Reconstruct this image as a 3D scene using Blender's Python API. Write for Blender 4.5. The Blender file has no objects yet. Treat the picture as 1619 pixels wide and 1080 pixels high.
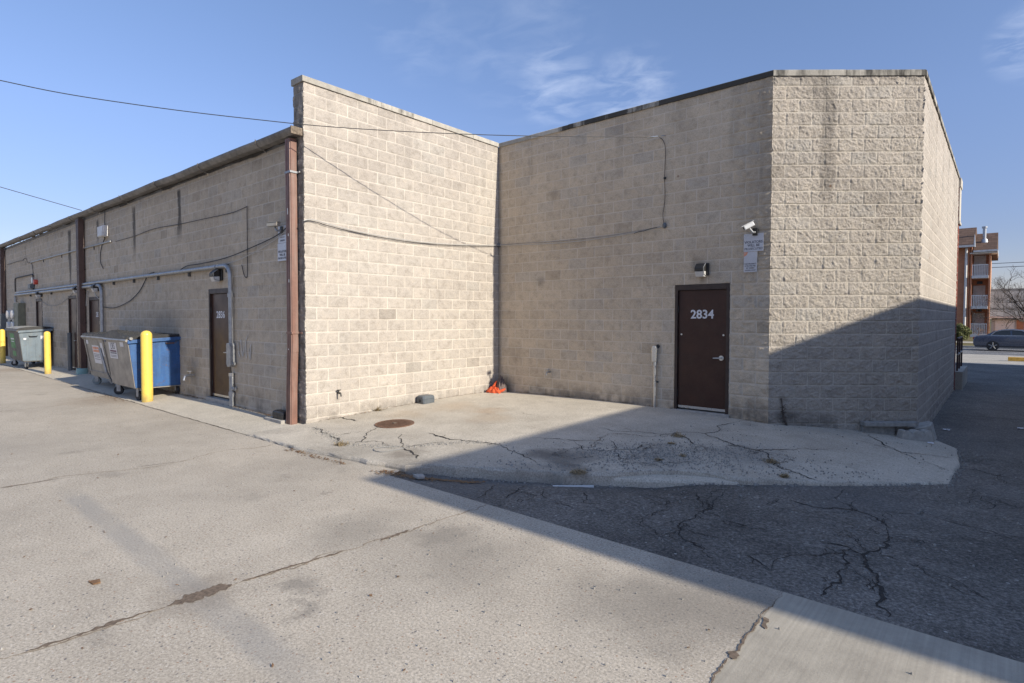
import bpy, bmesh, math, random
import numpy as np
from mathutils import Vector, Matrix
from mathutils.geometry import delaunay_2d_cdt

SC = bpy.context.scene
COL = SC.collection
R = math.radians

# ------------------------------------------------------------------ camera
YAW, PITCH, ROLL = R(-40.79228), R(-1.77555), R(0.11924)
F_PX, CAM = 901.95, Vector((8.577, -9.475, 1.79))
_c, _s = math.cos(YAW), math.sin(YAW)
_r, _f, _u = Vector((_c, -_s, 0)), Vector((_s, _c, 0)), Vector((0, 0, 1))
_f2 = math.cos(PITCH) * _f + math.sin(PITCH) * _u
_u2 = math.cos(PITCH) * _u - math.sin(PITCH) * _f
_r3 = math.cos(ROLL) * _r + math.sin(ROLL) * _u2
_u3 = math.cos(ROLL) * _u2 - math.sin(ROLL) * _r
cam_data = bpy.data.cameras.new("camera")
cam = bpy.data.objects.new("camera", cam_data)
COL.objects.link(cam)
cam.matrix_world = Matrix(((_r3.x, _u3.x, -_f2.x, CAM.x), (_r3.y, _u3.y, -_f2.y, CAM.y), (_r3.z, _u3.z, -_f2.z, CAM.z), (0, 0, 0, 1)))
cam_data.sensor_width = 36.0
cam_data.lens = F_PX / 1619 * 36.0
cam_data.shift_y = -10.26 / 1619
cam_data.clip_start = 0.05
cam_data.clip_end = 5000
SC.camera = cam

# ------------------------------------------------------------------ light
SUN = Vector((1.0, 0.0286, 0.49)).normalized()
sun_data = bpy.data.lights.new("sun", 'SUN')
sun_data.energy = 3.6
sun_data.angle = R(0.55)
sun_data.color = (1.0, 0.92, 0.775)
sun = bpy.data.objects.new("sun", sun_data)
COL.objects.link(sun)
sun.location = (60, 2, 30)
sun.rotation_euler = SUN.to_track_quat('Z', 'Y').to_euler()

world = bpy.data.worlds.new("World")
SC.world = world
world.use_nodes = True
SC.view_settings.view_transform = 'Standard'
SC.view_settings.look = 'None'
SC.view_settings.gamma = 1.0
SC.view_settings.exposure = 0.86
SKY_STRENGTH = 0.15


class NT:
    """small helper to write node trees"""
    def __init__(self, tree):
        self.t = tree
        self.t.nodes.clear()

    def n(self, kind, props=None, **inp):
        nd = self.t.nodes.new(kind)
        for k, v in (props or {}).items():
            setattr(nd, k, v)
        for k, v in inp.items():
            key = int(k[1:]) if k[0] == 'i' and k[1:].isdigit() else k.replace('_', ' ')
            sock = nd.inputs[key]
            if isinstance(v, bpy.types.NodeSocket):
                self.t.links.new(v, sock)
            else:
                sock.default_value = v
        return nd

    def math(self, op, a, b=0.0, c=None, clamp=False):
        nd = self.n('ShaderNodeMath', {'operation': op, 'use_clamp': clamp}, i0=a, i1=b)
        if c is not None:
            if isinstance(c, bpy.types.NodeSocket):
                self.t.links.new(c, nd.inputs[2])
            else:
                nd.inputs[2].default_value = c
        return nd.outputs[0]

    def mix(self, fac, a, b, blend='MIX'):
        nd = self.n('ShaderNodeMix', {'data_type': 'RGBA', 'blend_type': blend})
        for i, v in ((0, fac), (6, a), (7, b)):
            if isinstance(v, bpy.types.NodeSocket):
                self.t.links.new(v, nd.inputs[i])
            else:
                nd.inputs[i].default_value = v if i == 0 else (*v[:3], 1)
        return nd.outputs[2]

    def ramp(self, fac, stops, interp='LINEAR'):
        nd = self.n('ShaderNodeValToRGB', i0=fac)
        cr = nd.color_ramp
        cr.interpolation = interp
        while len(cr.elements) < len(stops):
            cr.elements.new(0.5)
        for e, (p, c) in zip(cr.elements, stops):
            e.position = p
            e.color = (c, c, c, 1) if isinstance(c, (int, float)) else (*c, 1)
        return nd.outputs[0]

    def noise(self, co, scale, detail=4, rough=0.55, dist=0.0):
        nd = self.n('ShaderNodeTexNoise', Vector=co, Scale=scale, Detail=detail, Roughness=rough, Distortion=dist)
        return nd.outputs[0]

    def mapping(self, co, scale=(1, 1, 1), loc=(0, 0, 0), rot=(0, 0, 0)):
        return self.n('ShaderNodeMapping', Vector=co, Scale=scale, Location=loc, Rotation=rot).outputs[0]


# --- sky with a few thin wisps of cloud
nt = NT(world.node_tree)
sky = nt.n('ShaderNodeTexSky', {'sky_type': 'NISHITA', 'sun_disc': False})
sky.sun_elevation = math.asin(SUN.z)
sky.sun_rotation = math.atan2(SUN.x, SUN.y)
sky.altitude = 100
sky.air_density = 1.0
sky.dust_density = 0.3
sky.ozone_density = 4.0
gen = nt.n('ShaderNodeTexCoord').outputs['Generated']
sep = nt.n('ShaderNodeSeparateXYZ', Vector=gen)
den = nt.math('MAXIMUM', sep.outputs[2], 0.05)
comb = nt.n('ShaderNodeCombineXYZ', X=nt.math('DIVIDE', sep.outputs[0], den), Y=nt.math('DIVIDE', sep.outputs[1], den))
wisp = nt.noise(nt.mapping(comb.outputs[0], scale=(2.4, 3.0, 1), rot=(0, 0, R(-25))), 1.9, 6, 0.55, 0.5)
wisp = nt.ramp(wisp, [(0.42, 0.0), (0.74, 1.0)])
patch = None
for d, ang, amt in (((-0.551, 0.746, 0.374), 0.9965, 0.17), ((-0.455, 0.819, 0.349), 0.9960, 0.17), ((-0.58, 0.70, 0.43), 0.990, 0.06), ((0.02, 0.942, 0.336), 0.9985, 0.20), ((-0.69, 0.58, 0.44), 0.996, 0.07), ((0.2, -0.8, 0.5), 0.90, 0.4)):
    dv = Vector(d).normalized()
    dot = nt.n('ShaderNodeVectorMath', {'operation': 'DOT_PRODUCT'}, i0=gen, i1=dv).outputs['Value']
    m = nt.n('ShaderNodeMapRange', {'interpolation_type': 'SMOOTHSTEP'}, Value=dot, From_Min=ang, From_Max=1.0, To_Min=0.0, To_Max=amt).outputs[0]
    patch = m if patch is None else nt.math('MAXIMUM', patch, m)
cl = nt.math('MULTIPLY', wisp, patch)
skyc = nt.mix(cl, nt.mix(1.0, nt.mix(1.0, sky.outputs[0], (1.12, 1.0, 0.98), 'MULTIPLY'), nt.ramp(sep.outputs[2], [(0.0, (0.40, 0.37, 0.43)), (0.12, (0.45, 0.42, 0.48)), (0.30, (0.63, 0.60, 0.64)), (0.55, (0.76, 0.745, 0.745)), (0.85, (1.15, 1.10, 1.02))]), 'MULTIPLY'), (6.0, 6.2, 6.6))  # sky dimmed low down and brightened at the unseen zenith to lift shade
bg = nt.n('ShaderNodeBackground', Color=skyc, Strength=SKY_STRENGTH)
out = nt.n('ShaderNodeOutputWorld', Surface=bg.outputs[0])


# ------------------------------------------------------------------ materials
def new_mat(name):
    m = bpy.data.materials.new(name)
    m.use_nodes = True
    return m, NT(m.node_tree)


def finish(nt, col, rough=0.8, metal=0.0, bump=None, bstr=0.3, bdist=0.01, spec=0.5, coat=0.0):
    b = nt.n('ShaderNodeBsdfPrincipled', Base_Color=col if isinstance(col, bpy.types.NodeSocket) else (*col, 1), Roughness=rough, Metallic=metal)
    b.inputs['Specular IOR Level'].default_value = spec
    if coat:
        b.inputs['Coat Weight'].default_value = coat
    if bump is not None:
        bn = nt.n('ShaderNodeBump', Height=bump, Strength=bstr, Distance=bdist)
        nt.t.links.new(bn.outputs[0], b.inputs['Normal'])
    nt.n('ShaderNodeOutputMaterial', Surface=b.outputs[0])


def pos(nt):
    return nt.n('ShaderNodeNewGeometry').outputs['Position']


def objco(nt):
    return nt.n('ShaderNodeTexCoord').outputs['Object']


def simple(name, col, rough=0.6, metal=0.0, var=0.18, scale=6.0, bstr=0.12, spec=0.5, dirt=0.0, dirtcol=(0.08, 0.065, 0.05), streak=False, coat=0.0, rust=0.0, base_dirt=0.0):
    """a base colour with wear: two noises, optional dirt in blotches or downward streaks"""
    m, nt = new_mat(name)
    co = pos(nt)
    n1 = nt.noise(co, scale, 5, 0.6)
    n2 = nt.noise(co, scale * 14, 3, 0.6)
    f = nt.ramp(n1, [(0.3, 1 - var), (0.7, 1 + var * 0.5)])
    f2 = nt.ramp(n2, [(0.3, 1 - var * 0.5), (0.7, 1 + var * 0.3)])
    c = nt.mix(1.0, nt.mix(1.0, (*col,), f, 'MULTIPLY'), f2, 'MULTIPLY')
    if dirt:
        cd = nt.mapping(co, scale=(5, 5, 0.5)) if streak else nt.mapping(co, scale=(2.5, 2.5, 2.5))
        d = nt.ramp(nt.noise(cd, 2.0, 6, 0.65), [(0.48, 0.0), (0.72, dirt)])
        c = nt.mix(d, c, dirtcol)
    if rust:
        rn = nt.noise(co, 9.0, 7, 0.7)
        c = nt.mix(nt.ramp(rn, [(0.60, 0.0), (0.66, rust)]), c, (0.11, 0.055, 0.03))
        sc = nt.noise(nt.mapping(co, scale=(20, 20, 90), rot=(0.4, 0.2, 0)), 1.0, 3, 0.6)
        c = nt.mix(nt.ramp(sc, [(0.66, 0.0), (0.70, rust * 0.5)]), c, (0.40, 0.38, 0.35))
    if base_dirt:
        zz = nt.n('ShaderNodeSeparateXYZ', Vector=co).outputs[2]
        k = nt.math('ADD', zz, nt.math('MULTIPLY', nt.noise(co, 9, 4), 0.3))
        c = nt.mix(nt.ramp(k, [(0.14, base_dirt), (0.42, 0.0)]), c, (0.12, 0.10, 0.08))
    rr = nt.ramp(n1, [(0.3, min(1, rough + 0.08)), (0.7, max(0.02, rough - 0.08))])
    finish(nt, c, rr, metal, n2, bstr, 0.004, spec, coat)
    return m


def block_material(name, tint=(1, 1, 1), mortar=(0.66, 0.60, 0.52), mfac=0.95, edge=0.5):
    """split face concrete block: reads the block layout stored on the wall (r tint, g mortar, b stain, a hue)"""
    m, nt = new_mat(name)
    co = pos(nt)
    at = nt.n('ShaderNodeAttribute', {'attribute_name': 'blk'})
    sp = nt.n('ShaderNodeSeparateColor', Color=at.outputs['Color'])
    t, mo, st = sp.outputs[0], sp.outputs[1], sp.outputs[2]
    hue = at.outputs['Alpha']
    base = nt.ramp(t, [(0.0, (0.335 * tint[0], 0.297 * tint[1], 0.250 * tint[2])), (0.25, (0.415 * tint[0], 0.371 * tint[1], 0.318 * tint[2])), (0.75, (0.44 * tint[0], 0.393 * tint[1], 0.335 * tint[2])), (1.0, (0.48 * tint[0], 0.426 * tint[1], 0.362 * tint[2]))])
    base = nt.mix(nt.math('MULTIPLY', hue, 0.45), base, (0.41, 0.39, 0.36))
    blot = nt.noise(co, 7, 5, 0.65)
    base = nt.mix(1.0, base, nt.ramp(blot, [(0.28, (0.78, 0.77, 0.75)), (0.5, (1, 1, 1)), (0.75, (1.10, 1.08, 1.04))]), 'MULTIPLY')
    spk = nt.noise(co, 110, 3, 0.7)
    base = nt.mix(1.0, base, nt.ramp(spk, [(0.30, 0.66), (0.5, 1.0), (0.72, 1.20)]), 'MULTIPLY')
    big = nt.noise(co, 0.55, 4, 0.55)
    base = nt.mix(1.0, base, nt.ramp(big, [(0.3, (0.88, 0.87, 0.86)), (0.7, (1.05, 1.05, 1.04))]), 'MULTIPLY')
    mm = nt.math('MULTIPLY', nt.ramp(mo, [(0.45, 0.0), (0.75, 1.0)]), nt.ramp(nt.noise(co, 2.2, 5, 0.6), [(0.30, mfac * 0.35), (0.62, mfac)]))
    mort = nt.mix(1.0, mortar, nt.ramp(spk, [(0.3, 0.86), (0.7, 1.08)]), 'MULTIPLY')
    base = nt.mix(mm, base, mort)
    # small rust dots and runs
    rv = nt.n('ShaderNodeTexVoronoi', Vector=nt.mapping(co, scale=(1.1, 1.1, 1.1)), Scale=1.0)
    rust = nt.math('MULTIPLY', nt.ramp(rv.outputs['Distance'], [(0.012, 1.0), (0.035, 0.0)]), 0.8)
    base = nt.mix(rust, base, (0.16, 0.07, 0.03))
    sn = nt.math('MULTIPLY', st, nt.ramp(nt.noise(nt.mapping(co, scale=(14, 14, 3)), 1.0, 5, 0.6), [(0.25, 0.55), (0.6, 1.0)]), None, True)
    base = nt.mix(sn, base, (0.052, 0.049, 0.046))
    bh = nt.math('ADD', nt.math('MULTIPLY', nt.noise(co, 55, 4, 0.7), 1.0), nt.math('MULTIPLY', spk, 0.6))
    finish(nt, base, 0.93, 0, bh, edge, 0.012, 0.25)
    return m


def concrete_ground(name, base, pebble=0.35, warm=(1, 1, 1), stains=(), broom=False, joints_dark=0.0, blot=0.2, rustst=()):
    m, nt = new_mat(name)
    co = pos(nt)
    n_big = nt.noise(co, 0.35, 5, 0.6)
    n_mid = nt.noise(co, 2.3, 6, 0.65)
    n_fine = nt.noise(co, 60, 4, 0.75)
    c = nt.mix(1.0, base, nt.ramp(n_big, [(0.3, 1 - blot), (0.7, 1 + blot * 0.6)]), 'MULTIPLY')
    c = nt.mix(1.0, c, nt.ramp(n_mid, [(0.3, (1 - blot * 0.8, 1 - blot * 0.85, 1 - blot * 0.9)), (0.65, (1.05, 1.05, 1.05))]), 'MULTIPLY')
    c = nt.mix(1.0, c, nt.ramp(n_fine, [(0.28, 0.52), (0.5, 1.0), (0.72, 1.42)]), 'MULTIPLY')
    # exposed aggregate: dark, light and rusty specks
    for sc_, sd, thr, colr, amt in ((85, 0.0, 0.80, (0.12, 0.115, 0.115), pebble * 1.2), (70, 7.0, 0.78, (0.62, 0.58, 0.52), pebble * 1.2), (48, 13.0, 0.92, (0.26, 0.14, 0.08), pebble * 1.3), (40, 23.0, 0.92, (0.10, 0.10, 0.11), pebble * 1.4)):
        v = nt.n('ShaderNodeTexVoronoi', Vector=nt.mapping(co, loc=(sd, sd, 0)), Scale=sc_, Randomness=1.0)
        hs = nt.n('ShaderNodeSeparateColor', Color=v.outputs['Color']).outputs[0]
        mk = nt.math('MULTIPLY', nt.ramp(hs, [(thr, 0.0), (thr + 0.01, 1.0)]), nt.ramp(v.outputs['Distance'], [(0.20, 1.0), (0.34, 0.0)]))
        c = nt.mix(nt.math('MULTIPLY', mk, amt, None, True), c, colr)
    wn = nt.n('ShaderNodeVectorMath', {'operation': 'ADD'}, i0=co, i1=nt.n('ShaderNodeVectorMath', {'operation': 'SCALE'}, i0=nt.n('ShaderNodeTexNoise', Vector=co, Scale=3.0, Detail=5.0, Roughness=0.65).outputs['Color'], Scale=0.75).outputs[0]).outputs[0]
    for (sx, sy, rad, amt, colr) in stains:
        dv = nt.n('ShaderNodeVectorMath', {'operation': 'DISTANCE'}, i0=nt.mapping(wn, scale=(1, 1, 0)), i1=(sx + 0.375, sy + 0.375, 0)).outputs['Value']
        mk = nt.ramp(nt.math('DIVIDE', dv, rad), [(0.25, amt), (1.0, 0.0)])
        c = nt.mix(mk, c, colr)
    if pebble > 0.25:
        for sc_, sd, thr, amt in ((1.1, 3.0, 0.62, 0.30), (2.3, 11.0, 0.72, 0.34)):
            v = nt.n('ShaderNodeTexVoronoi', Vector=nt.mapping(wn, scale=(1, 1, 0), loc=(sd, sd, 0)), Scale=sc_)
            hs = nt.n('ShaderNodeSeparateColor', Color=v.outputs['Color']).outputs[0]
            mk = nt.math('MULTIPLY', nt.ramp(hs, [(thr, 0.0), (thr + 0.02, 1.0)]), nt.ramp(v.outputs['Distance'], [(0.05, 1.0), (0.17, 0.0)]))
            c = nt.mix(nt.math('MULTIPLY', mk, amt), c, (0.15, 0.135, 0.115))
    bh = nt.math('ADD', nt.math('MULTIPLY', n_fine, 1.0), nt.math('MULTIPLY', nt.noise(co, 220, 2, 0.6), 0.4))
    if broom:
        spx = nt.n('ShaderNodeSeparateXYZ', Vector=co)
        isb = nt.ramp(nt.math('SUBTRACT', spx.outputs[0], 7.02), [(0.5, 0.0), (0.503, 1.0)])
        wv = nt.noise(nt.mapping(co, scale=(55, 0.8, 1)), 1.0, 3, 0.6)
        c = nt.mix(nt.math('MULTIPLY', isb, 0.9), c, nt.mix(1.0, (0.41, 0.370, 0.305), nt.mix(1.0, nt.ramp(wv, [(0.3, 0.86), (0.7, 1.07)]), nt.ramp(n_mid, [(0.3, 0.70), (0.65, 1.05)]), 'MULTIPLY'), 'MULTIPLY'))
        # dull grey tyre track along the lot
        tr = nt.math('ABSOLUTE', nt.math('ADD', spx.outputs[1], nt.math('ADD', 8.05 - 0.06, nt.math('MULTIPLY', n_mid, 0.12))))
        lim = nt.math('MULTIPLY', nt.ramp(nt.math('DIVIDE', spx.outputs[0], 8.0), [(0.0, 0.0), (0.14, 0.0), (0.22, 1.0), (0.80, 1.0), (1.0, 0.2)]), nt.ramp(nt.noise(co, 1.3, 4), [(0.35, 0.35), (0.6, 1.0)]))
        tk = nt.math('MULTIPLY', nt.ramp(tr, [(0.055, 0.5), (0.13, 0.0)]), lim)
        c = nt.mix(tk, c, (0.25, 0.24, 0.225))
    finish(nt, c, 0.9, 0, bh, 0.35, 0.008, 0.3)
    return m


def asphalt_material(name, base=(0.145, 0.133, 0.119), light=0.9):
    m, nt = new_mat(name)
    co = pos(nt)
    c = nt.mix(1.0, base, nt.ramp(nt.noise(co, 0.7, 5, 0.6), [(0.3, 0.72), (0.7, 1.35)]), 'MULTIPLY')
    c = nt.mix(1.0, c, nt.ramp(nt.noise(co, 4.5, 5, 0.7), [(0.3, 0.78), (0.7, 1.2)]), 'MULTIPLY')
    f = nt.noise(co, 36, 4, 0.85)
    c = nt.mix(1.0, c, nt.ramp(f, [(0.3, 0.30), (0.5, 0.92), (0.70, 2.0)]), 'MULTIPLY')
    for sc_, sd, thr, colr, amt in ((40, 0.0, 0.80, (0.24, 0.235, 0.225), light), (22, 9.0, 0.95, (0.40, 0.39, 0.36), light), (3.2, 4.0, 0.955, (0.45, 0.45, 0.44), light)):
        v = nt.n('ShaderNodeTexVoronoi', Vector=nt.mapping(co, loc=(sd, sd, 0)), Scale=sc_)
        hs = nt.n('ShaderNodeSeparateColor', Color=v.outputs['Color']).outputs[0]
        mk = nt.math('MULTIPLY', nt.ramp(hs, [(thr, 0.0), (thr + 0.01, 1.0)]), nt.ramp(v.outputs['Distance'], [(0.10 if sc_ < 5 else 0.2, 1.0), (0.14 if sc_ < 5 else 0.3, 0.0)]))
        c = nt.mix(nt.math('MULTIPLY', mk, amt, None, True), c, colr)
    # dusty worn patches
    for (sx, sy, rad, amt) in ((7.5, -2.8, 0.9, 0.55), (4.2, -5.1, 0.8, 0.5), (7.8, 3.2, 2.2, 0.35), (9.0, -1.0, 1.5, 0.2)):
        wn = nt.n('ShaderNodeVectorMath', {'operation': 'ADD'}, i0=nt.mapping(co, scale=(1, 1, 0)), i1=nt.n('ShaderNodeVectorMath', {'operation': 'SCALE'}, i0=nt.n('ShaderNodeTexNoise', Vector=co, Scale=2.6, Detail=5.0).outputs['Color'], Scale=1.0).outputs[0]).outputs[0]
        dv = nt.n('ShaderNodeVectorMath', {'operation': 'DISTANCE'}, i0=wn, i1=(sx + 0.5, sy + 0.5, 0.5)).outputs['Value']
        c = nt.mix(nt.ramp(nt.math('DIVIDE', dv, rad), [(0.2, amt), (1.0, 0.0)]), c, nt.mix(1.0, (0.17, 0.165, 0.16), nt.ramp(f, [(0.3, 0.55), (0.7, 1.3)]), 'MULTIPLY'))
    finish(nt, c, 0.88, 0, f, 0.8, 0.02, 0.3)
    return m


def brick_material(name, c1, c2, mort, scale=1.0, rot=(R(90), 0, 0), bw=0.21, rh=0.075, ms=0.008):
    m, nt = new_mat(name)
    co = nt.mapping(pos(nt), rot=rot)
    b = nt.n('ShaderNodeTexBrick', Vector=co, Scale=1.0, Color1=(*c1, 1), Color2=(*c2, 1), Mortar=(*mort, 1), Mortar_Size=ms, Brick_Width=bw, Row_Height=rh)
    c = nt.mix(1.0, b.outputs[0], nt.ramp(nt.noise(pos(nt), 1.5, 5), [(0.3, 0.82), (0.7, 1.1)]), 'MULTIPLY')
    finish(nt, c, 0.9, 0, b.outputs['Fac'], 0.3, -0.005, 0.3)
    return m


def coping_material(name):
    m, nt = new_mat(name)
    co = pos(nt)
    at = nt.n('ShaderNodeAttribute', {'attribute_name': 'blk'})
    sp = nt.n('ShaderNodeSeparateColor', Color=at.outputs['Color'])
    c = nt.mix(1.0, (0.44, 0.415, 0.365), nt.ramp(sp.outputs[0], [(0.0, 0.78), (1.0, 1.12)]), 'MULTIPLY')
    c = nt.mix(1.0, c, nt.ramp(nt.noise(co, 5, 6, 0.65), [(0.3, 0.78), (0.7, 1.1)]), 'MULTIPLY')
    c = nt.mix(1.0, c, nt.ramp(nt.noise(co, 80, 3, 0.7), [(0.3, 0.85), (0.7, 1.1)]), 'MULTIPLY')
    st = nt.ramp(nt.math('ADD', nt.math('MULTIPLY', sp.outputs[2], 0.62), nt.math('MULTIPLY', nt.noise(nt.mapping(co, scale=(6, 6, 1.2)), 1.0, 6, 0.7), 0.75)), [(0.58, 0.0), (0.74, 0.93)])
    c = nt.mix(st, c, (0.035, 0.033, 0.03))
    finish(nt, c, 0.85, 0, nt.noise(co, 60, 3), 0.2, 0.005, 0.3)
    return m


def shingle_material(name, col):
    m, nt = new_mat(name)
    co = pos(nt)
    b = nt.n('ShaderNodeTexBrick', Vector=nt.mapping(co, rot=(R(60), 0, 0)), Scale=1.0, Color1=(*col, 1), Color2=(*[x * 0.7 for x in col], 1), Mortar=(*[x * 0.5 for x in col], 1), Mortar_Size=0.01, Brick_Width=0.5, Row_Height=0.16)
    c = nt.mix(1.0, b.outputs[0], nt.ramp(nt.noise(co, 9, 5), [(0.3, 0.8), (0.7, 1.15)]), 'MULTIPLY')
    finish(nt, c, 0.9, 0, nt.noise(co, 30, 3), 0.2, 0.01, 0.2)
    return m


def grass_material(name):
    m, nt = new_mat(name)
    co = pos(nt)
    c = nt.ramp(nt.noise(co, 3.0, 6, 0.7), [(0.3, (0.10, 0.085, 0.04)), (0.5, (0.17, 0.14, 0.065)), (0.7, (0.12, 0.12, 0.045))])
    c = nt.mix(1.0, c, nt.ramp(nt.noise(co, 40, 3), [(0.3, 0.6), (0.7, 1.25)]), 'MULTIPLY')
    finish(nt, c, 0.95, 0, nt.noise(co, 25, 4), 0.6, 0.03, 0.2)
    return m


def leafy(name, a, b, rough=0.7):
    m, nt = new_mat(name)
    co = pos(nt)
    c = nt.ramp(nt.noise(co, 18, 3, 0.7), [(0.3, a), (0.7, b)])
    c = nt.mix(1.0, c, nt.ramp(nt.noise(co, 3, 3), [(0.3, 0.7), (0.7, 1.2)]), 'MULTIPLY')
    finish(nt, c, rough, 0, None, spec=0.3)
    return m


M = {}
M['block'] = block_material('split_block', tint=(0.965, 0.98, 1.03))
M['block_c'] = block_material('split_block_shade_lift', tint=(1.17, 1.11, 1.02), mortar=(0.63, 0.57, 0.49), mfac=0.9, edge=0.4)  # blocks of the shaded recess wall, colour brightened to lift the shade
M['block_a'] = block_material('split_block_low_shade_lift', tint=(1.09, 1.04, 0.965), mortar=(0.58, 0.53, 0.46), mfac=0.85, edge=0.4)  # low wall blocks, brighter and warmer in colour to make up for shade
M['block_d'] = block_material('split_block_rough', tint=(0.97, 0.975, 1.0), mortar=(0.62, 0.57, 0.49), mfac=0.95, edge=1.0)
M['coping'] = coping_material('limestone_coping')
DK = (0.16, 0.145, 0.125)
M['lot'] = concrete_ground('lot_concrete', (0.432, 0.380, 0.310), 0.6, broom=True, blot=0.13, stains=(
    (5.07, -7.55, 0.22, 0.55, DK), (5.39, -7.73, 0.13, 0.5, DK), (4.48, -6.75, 0.6, 0.4, DK), (5.16, -6.37, 0.35, 0.45, DK), (7.32, -5.9, 0.8, 0.5, DK),
    (5.6, -6.6, 0.8, 0.35, DK), (7.9, -5.8, 0.7, 0.4, DK), (6.9, -6.3, 0.7, 0.45, DK), (-6.0, -5.75, 1.2, 0.45, (0.22, 0.15, 0.09)), (-16.5, -6.0, 1.2, 0.35, (0.24, 0.16, 0.10)),
    (4.7, -8.05, 0.35, 0.45, (0.17, 0.14, 0.11)), (2.2, -5.7, 1.0, 0.2, DK), (-1.5, -8.5, 1.6, 0.22, (0.22, 0.2, 0.175)), (2.5, -7.0, 1.5, 0.18, (0.22, 0.2, 0.175))))
M['walk'] = concrete_ground('walk_concrete', (0.52, 0.47, 0.39), 0.22, blot=0.14)
M['pad'] = concrete_ground('pad_concrete', (0.475, 0.43, 0.36), 0.34, blot=0.2, stains=(
    (4.28, -3.75, 0.42, 0.75, (0.10, 0.09, 0.08)), (4.72, -4.05, 0.38, 0.75, (0.10, 0.09, 0.08)), (4.6, -3.6, 0.45, 0.55, (0.11, 0.10, 0.09)), (6.14, -2.1, 0.7, 0.45, (0.17, 0.165, 0.155)),
    (5.3, -2.9, 0.9, 0.35, (0.18, 0.175, 0.165)), (0.7, -3.21, 0.5, 0.25, (0.33, 0.22, 0.12)), (1.71, -2.19, 0.45, 0.35, (0.36, 0.22, 0.11)), (0.9, -2.2, 0.6, 0.28, (0.36, 0.23, 0.12)),
    (2.2, -2.6, 0.5, 0.28, (0.36, 0.24, 0.13)), (2.8, -4.9, 0.35, 0.55, (0.14, 0.115, 0.09)), (3.3, -5.2, 0.6, 0.4, (0.15, 0.13, 0.11)), (4.6, -4.5, 0.7, 0.3, (0.13, 0.12, 0.11)), (2.2, -5.35, 0.5, 0.35, (0.2, 0.18, 0.15))))
M['asphalt'] = asphalt_material('alley_asphalt')
M['road'] = asphalt_material('street_asphalt', (0.15, 0.15, 0.155), 0.5)
M['apron'] = concrete_ground('apron_concrete', (0.40, 0.37, 0.32), 0.2)
M['grass'] = grass_material('dormant_grass')
M['crack'] = simple('crack_dirt', (0.030, 0.026, 0.023), 0.95, var=0.5, scale=30)
M['crackfill'] = simple('joint_grit', (0.20, 0.16, 0.12), 0.95, var=0.6, scale=25)
M['jointpale'] = simple('joint_pale', (0.27, 0.215, 0.16), 0.95, var=0.4, scale=25)
M['jointdirt'] = simple('joint_soil', (0.17, 0.125, 0.09), 0.95, var=0.5, scale=40)
M['brown'] = simple('brown_door_paint', (0.052, 0.023, 0.017), 0.36, var=0.22, scale=3, bstr=0.05, spec=0.28, dirt=0.4, dirtcol=(0.055, 0.034, 0.026), base_dirt=0.0, rust=0.12)
M['brownframe'] = simple('brown_frame_paint', (0.030, 0.017, 0.014), 0.5, var=0.2, scale=8, dirt=0.3, dirtcol=(0.09, 0.05, 0.03))
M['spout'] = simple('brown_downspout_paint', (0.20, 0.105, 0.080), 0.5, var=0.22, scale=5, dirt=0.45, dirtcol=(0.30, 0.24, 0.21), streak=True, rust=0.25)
M['spoutdark'] = simple('brown_downspout_shaded_paint', (0.085, 0.048, 0.038), 0.5, var=0.2, scale=5)  # downspout brown with the shade darkened into the colour
M['teal'] = simple('teal_boot_paint', (0.20, 0.33, 0.32), 0.6)
M['galv'] = simple('galvanised_steel', (0.36, 0.37, 0.38), 0.45, 0.55, var=0.25, scale=12)
M['darkmetal'] = simple('dark_bracket', (0.10, 0.10, 0.10), 0.6, 0.3)
M['gutter'] = simple('weathered_gutter', (0.22, 0.205, 0.19), 0.6, 0.2, var=0.35, scale=4, dirt=0.5, dirtcol=(0.05, 0.045, 0.04))
M['soffit'] = simple('dark_gap_fill', (0.045, 0.038, 0.032), 0.9)
M['roof'] = simple('roof_membrane', (0.22, 0.21, 0.2), 0.9)
M['yellow'] = simple('yellow_bollard_paint', (0.80, 0.56, 0.10), 0.42, var=0.10, scale=5, bstr=0.04, dirt=0.22, dirtcol=(0.42, 0.30, 0.09), streak=True, rust=0.35, base_dirt=0.6)
M['blue'] = simple('blue_dumpster_paint', (0.018, 0.082, 0.245), 0.5, var=0.32, scale=4, dirt=0.6, dirtcol=(0.05, 0.13, 0.27), streak=True, rust=0.5)
M['teen'] = simple('blue_grey_dumpster_paint', (0.125, 0.165, 0.20), 0.5, var=0.2, scale=4, dirt=0.35, dirtcol=(0.22, 0.24, 0.23), streak=True, rust=0.4)
M['tan_steel'] = simple('tan_dumpster_paint', (0.30, 0.275, 0.235), 0.45, 0.2, var=0.2, scale=4, dirt=0.4, dirtcol=(0.13, 0.11, 0.09), rust=0.55)
M['silver'] = simple('bare_dumpster_steel', (0.33, 0.31, 0.285), 0.4, 0.45, var=0.25, scale=4, dirt=0.45, dirtcol=(0.15, 0.13, 0.11), rust=0.4)
M['darkfront'] = simple('grimy_dumpster_front', (0.10, 0.095, 0.085), 0.55, 0.2, var=0.3, scale=5, dirt=0.4)
M['lid'] = simple('grey_plastic_lid', (0.30, 0.295, 0.28), 0.35, var=0.2, scale=5)
M['lidgloss'] = simple('dark_plastic_lid', (0.055, 0.055, 0.055), 0.28, var=0.3, scale=5)
M['lidblack'] = simple('black_plastic', (0.018, 0.018, 0.02), 0.45)
M['rubber'] = simple('caster_rubber', (0.03, 0.03, 0.032), 0.7)
M['rubbergrey'] = simple('caster_grey_rubber', (0.22, 0.25, 0.25), 0.7)
M['white'] = simple('white_paint', (0.72, 0.72, 0.71), 0.45, var=0.08)
M['sticker'] = simple('white_sticker', (0.66, 0.65, 0.66), 0.4, var=0.1)
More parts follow.
